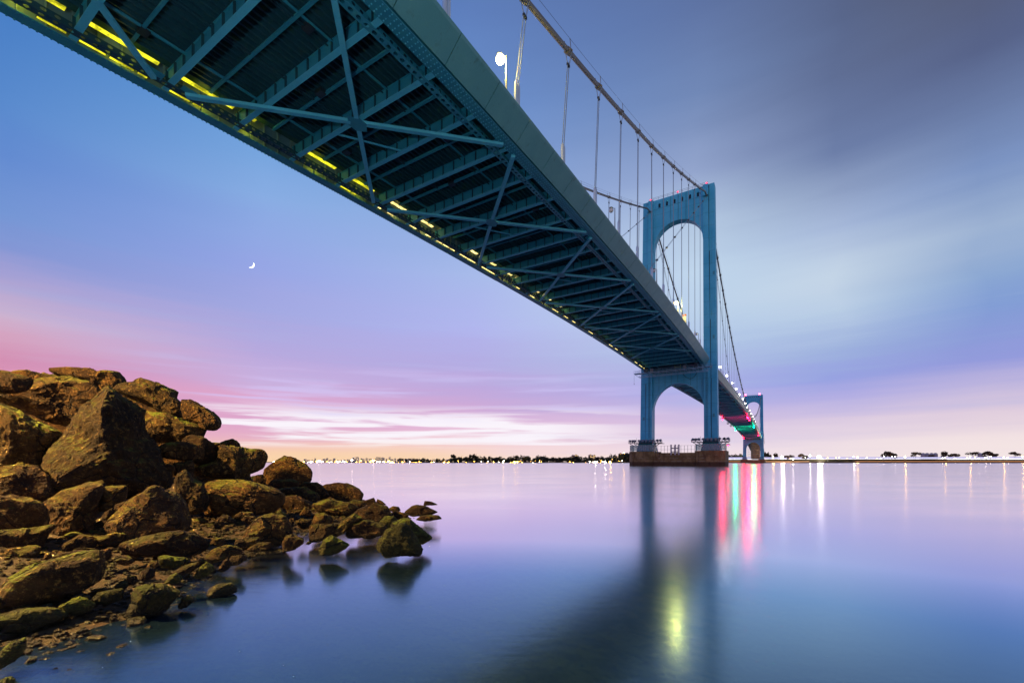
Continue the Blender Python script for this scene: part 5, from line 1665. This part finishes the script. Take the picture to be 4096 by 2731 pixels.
 ('4', [(1035,140),(1060,95),(1150,80),(1260,82),(1370,130),(1408,180),(1390,240),(1250,260),(1180,255),(1080,200)], 17.4, 'smooth domed rock at the far end of the point', 'rock'),
 ('4', [(825,110),(870,70),(980,75),(1030,100),(1095,190),(1060,235),(960,220),(850,140)], 16.2, 'sloping rock left of the domed one at the far end of the point', 'rock'),
 ('4', [(585,140),(700,118),(880,120),(980,170),(1008,222),(960,255),(850,230),(700,200)], 15.0, 'flat mossy rock between the long boulder and the point', 'rock_moss'),
 ('4', [(650,280),(680,200),(790,195),(900,250),(985,315),(930,350),(800,360),(680,350)], 13.0, 'brown rock right of the long boulder', 'rock'),
 ('4', [(1060,235),(1110,205),(1190,250),(1210,280),(1100,280)], 14.0, 'small dark wedge of rock before the domed one', 'rock', 4),
 ('2', [(735,1390),(750,1310),(830,1260),(950,1238),(1200,1255),(1450,1300),(1700,1380),(1790,1450),(1780,1560),(1640,1660),(1300,1700),(960,1710),(760,1660)], 11.2, 'long boulder with a pale patch below the dark cavity', 'rock'),
 ('2', [(130,800),(200,750),(380,730),(530,735),(700,800),(715,880),(680,960),(500,975),(200,930),(120,870)], 12.2, 'thick ledge left of the dark cavity', 'rock'),
 ('2', [(440,760),(460,700),(560,640),(700,660),(820,730),(930,740),(935,900),(880,1000),(700,1040),(580,980)], 12.9, 'wide rounded boulder over the left end of the cavity', 'rock'),
 ('2', [(-120,470),(-40,340),(150,335),(340,400),(600,440),(760,500),(740,550),(700,620),(690,670),(560,715),(300,735),(0,710),(-130,600)], 13.0, 'green-topped overhanging rock hung with weed', 'rock_moss'),
 ('2', [(440,185),(550,175),(640,210),(740,270),(850,320),(920,390),(938,450),(920,510),(860,545),(740,550),(620,480),(470,420),(435,300)], 13.3, 'rounded nose of rock jutting out to the right of the pile', 'rock'),
 ('2', [(890,760),(1000,710),(1100,685),(1160,710),(1200,750),(1218,805),(1150,830),(1000,820)], 15.5, 'small jagged rock behind the ledge over the cavity', 'rock', 4),
 ('2', [(930,780),(1100,790),(1300,830),(1440,825),(1520,860),(1558,930),(1540,1000),(1500,1090),(1300,1165),(1150,1215),(1000,1200),(700,1180),(600,1060),(880,980),(920,890)], 13.2, 'wide ledge with a grassy top over the dark cavity', 'rock_moss'),
 ('2', [(1540,1200),(1560,1080),(1700,980),(1790,930),(1880,922),(1990,980),(2080,1040),(2140,1100),(2150,1160),(2120,1270),(2000,1340),(1800,1330),(1600,1310)], 18.0, 'domed dark boulder at the right foot of the pile', 'rock'),
 ('2', [(1380,1230),(1420,1170),(1500,1160),(1550,1220),(1530,1290),(1420,1300)], 15.8, 'small rock in the gap left of the domed boulder', 'rock', 4),
 ('2', [(1565,1320),(1630,1240),(1900,1225),(1975,1260),(1965,1345),(1800,1365),(1640,1365)], 15.6, 'low oblong rock in front of the domed boulder', 'rock', 4),
 ('2', [(335,1260),(380,1170),(480,1108),(530,1160),(570,1230),(700,1280),(760,1440),(790,1520),(740,1640),(560,1680),(400,1560),(345,1360)], 10.2, 'pointed boulder between the triangular one and the long one', 'rock_moss'),
 ('2', [(190,1030),(260,1010),(330,1050),(335,1105),(240,1120),(180,1070)], 11.3, 'small rock stuck to the right side of the triangular boulder', 'rock', 4),
 ('2', [(320,1010),(560,980),(582,1060),(580,1240),(480,1230),(320,1160)], 12.0, 'dark square rock behind the pointed boulder', 'rock'),
 ('2', [(1990,1330),(2060,1270),(2200,1275),(2300,1330),(2250,1400),(2080,1400)], 17.0, 'low rock right of the oblong one', 'rock', 4),
 ('4', [(1988,285),(1996,240),(2060,250),(2125,280)], 14.3, 'small black rock farthest out in the pink water', 'rock', 3),
 ('4', [(1812,350),(1870,300),(1920,283),(2000,295),(2112,350),(2050,375),(1880,385)], 12.5, 'largest flat dark rock out in the pink water', 'rock'),
 ('4', [(1918,420),(1960,385),(2050,375),(2120,380),(2155,412),(2000,435)], 11.2, 'flat dark rock nearest the viewer out in the pink water', 'rock', 4),
 ('4', [(1693,400),(1700,330),(1770,345),(1848,372),(1820,405),(1740,415)], 11.6, 'wedge-shaped dark rock in the water off the point', 'rock', 4),
 ('4', [(1655,315),(1700,292),(1750,300),(1768,332),(1700,350)], 13.4, 'small dark rock in the water behind the wedge-shaped one', 'rock', 4),
 ('4', [(1538,280),(1550,225),(1590,240),(1635,280)], 14.8, 'pointed dark rock at the far tip of the point', 'rock', 3),
 ('4', [(1398,250),(1515,215),(1542,270),(1480,290)], 14.8, 'dark rock next to the pointed one at the far tip', 'rock', 4),
 ('4', [(1255,265),(1330,230),(1420,250),(1442,285),(1370,315)], 14.4, 'dark flat rock before the far tip of the point', 'rock', 4),
 ('4', [(873,645),(905,620),(932,638),(910,655)], 7.9, 'tiny dark stone right of the box-shaped rock', 'rock', 3),
 ('4', [(605,350),(640,320),(690,370),(695,410),(620,400)], 9.7, 'yellow-topped stone by the brown mound', 'rock_weed', 4),
 ('4', [(190,395),(260,345),(380,350),(392,395),(300,410)], 9.6, 'smooth reddish stone above the shingle', 'rock', 4),
 ('4', [(68,400),(100,365),(160,385),(215,430),(190,450),(110,430)], 9.0, 'pale-topped stone left of the smooth reddish one', 'rock', 4),
 ('4', [(20,440),(50,400),(105,410),(112,470),(70,510),(20,490)], 8.6, 'cube-like stone in the upper shingle', 'rock', 4),
 ('4', [(270,420),(310,380),(400,390),(420,430),(340,460)], 9.1, 'stone under the smooth reddish one', 'rock', 4),
 ('4', [(300,590),(340,545),(430,550),(440,600),(360,620)], 8.0, 'stone against the left foot of the brown mound', 'rock', 4),
 ('4', [(-20,640),(10,580),(100,600),(120,640),(60,670)], 7.6, 'long stone in the shingle above the bend', 'rock', 4),
 ('4', [(820,370),(870,300),(930,340),(920,385)], 11.6, 'stone before the brown rock right of the long boulder', 'rock', 4),
 ('4', [(690,470),(730,410),(770,410),(755,500),(710,510)], 9.2, 'upright stone right of the brown mound', 'rock', 4),
 ('4', [(780,440),(830,410),(930,420),(925,490),(840,510)], 9.4, 'flat stone between the brown mound and the square block', 'rock', 4),
]
rock('1', [(x * 3.336, (y - 1450) * 3.336) for x, y in [(-40, 1575), (60, 1545), (240, 1545), (380, 1570), (470, 1575), (640, 1625), (700, 1650), (790, 1700), (815, 1760), (890, 1795), (1000, 1835), (1050, 1860), (1080, 1930), (800, 2010), (300, 2010), (-40, 2010)]],
     16.0, 'dark mass of rubble in shadow behind the boulders of the pile', 'rock', 6, thick=0.25)
for r in RK:
    crop, pts, D, lab, mt = r[:5]
    rock(crop, pts, D, lab, mt, r[5] if len(r) > 5 else 5, name='boulder' if (len(r) < 6 or r[5] > 4) else 'rock')

# mound of fill and shadowed stones under the pile, so that no gap looks through it
rnd = random.Random(77)
vs = []; fs = []; nx, ny = 90, 60
for j in range(ny + 1):
    for i in range(nx + 1):
        u = i / nx; v = j / ny
        x = -22 + 17.2 * u; y = 9.5 + 15 * v
        # ridge falling from the upper left towards the point
        line = (1 - u) ** 0.8 * 2.6
        z = -0.6 + line * min(1.0, max(0, (v * 15 - 1.0 - u * 2.5) / 4.5)) + 0.5 * noise.fractal(Vector((x * 0.6, y * 0.6, 2)), 1, 2, 4)
        z -= max(0, (u - 0.78)) * 7
        vs.append((x, y, z))
for j in range(ny):
    for i in range(nx):
        a = j * (nx + 1) + i; fs.append((a, a + 1, a + nx + 2, a + nx + 1))
me = bpy.data.meshes.new('rubble_mound'); me.from_pydata(vs, [], fs); me.materials.append(M['rock']); me.polygons.foreach_set('use_smooth', [True] * len(fs))
link('rubble_mound', me, kind='structure')

# ------------------------------------------------------------------ loose stones of the beach
def stone_mesh(seed, sub, mat):
    rnd = random.Random(seed); V, Fc = ICO[sub]
    sc = Vector((rnd.uniform(0.8, 1.25), rnd.uniform(0.65, 1.0), rnd.uniform(0.4, 0.75)))
    pl = [(Vector((rnd.gauss(0, 1), rnd.gauss(0, 1), rnd.gauss(0, 1))).normalized(), rnd.uniform(0.5, 0.85)) for i in range(9)]
    out = []
    for v in V:
        p = v.copy()
        for n, d in pl:
            q = p.dot(n) - d
            if q > 0:
                p -= n * q * 0.9
        p += v * noise.noise(v * 2.3 + Vector((seed, 0, 0))) * 0.12
        out.append((p.x * sc.x, p.y * sc.y, p.z * sc.z))
    me = bpy.data.meshes.new('stone'); me.from_pydata(out, [], Fc); me.materials.append(mat)
    return me


STONES = [stone_mesh(i, 3, M['rock'] if i % 3 else M['rock_moss']) for i in range(14)] + [stone_mesh(40 + i, 3, M['rock_weed']) for i in range(5)]
rnd = random.Random(9); cnt = 0; tries = 0
while cnt < 290 and tries < 20000:
    tries += 1
    y = 3.6 + 10.5 * rnd.random() ** 1.3; x = rnd.uniform(-9.0, -1.6)
    px = PX + F * x / y
    if px < -60:
        continue
    d = shore_dist(x, y)
    if d < (-1.0 if y < 6 else -0.25) or d > 3.4 or (d > 1.8 and rnd.random() < 0.5):
        continue
    r = rnd.choice((0.035, 0.04, 0.05, 0.055, 0.065, 0.08, 0.1, 0.14)) * (0.7 + 0.05 * y)
    wet = d < 0.25
    me = rnd.choice(STONES[14:] if (wet and rnd.random() < 0.7) else STONES[:14])
    o = link('shore_stone', me, None, (x, y, max(ground_h(x, y), -0.03) + r * 0.22), (rnd.uniform(-0.4, 0.4), rnd.uniform(-0.4, 0.4), rnd.uniform(0, 6.3)), (r, r * rnd.uniform(0.8, 1.2), r * rnd.uniform(0.8, 1.15)))
    tag(o, 'loose small brown stone lying in the shingle between the boulders and the water', 'stone', 'loose stones of the shingle beach')
    cnt += 1

# pebbles in their thousands: one object
mb_v = []; mb_f = []; V1, F1 = ICO[1]
for i in range(9000):
    y = 3.4 + 10 * rnd.random() ** 1.5; x = rnd.uniform(-8.6, -1.8)
    if PX + F * x / y < -60:
        continue
    d = shore_dist(x, y)
    if d < -0.5 or d > 3.2:
        continue
    r = rnd.uniform(0.012, 0.045) * (0.6 + 0.06 * y); n = len(mb_v); h = ground_h(x, y); a = rnd.uniform(0, 6.3)
    ca, sa = math.cos(a), math.sin(a); sx, sy, sz = r * rnd.uniform(0.8, 1.5), r * rnd.uniform(0.7, 1.1), r * rnd.uniform(0.4, 0.9)
    for v in V1:
        q = 1 + 0.25 * noise.noise(v * 1.7 + Vector((i, 0, 0)))
        mb_v.append((x + (v.x * sx * ca - v.y * sy * sa) * q, y + (v.x * sx * sa + v.y * sy * ca) * q, h + v.z * sz * q + r * 0.3))
    mb_f += [tuple(k + n for k in f) for f in F1]
me = bpy.data.meshes.new('pebbles'); me.from_pydata(mb_v, [], mb_f); me.materials.append(M['rock'])
o = link('pebbles', me, kind='stuff'); o['label'] = 'fine brown pebbles covering the beach'; o['category'] = 'pebbles'
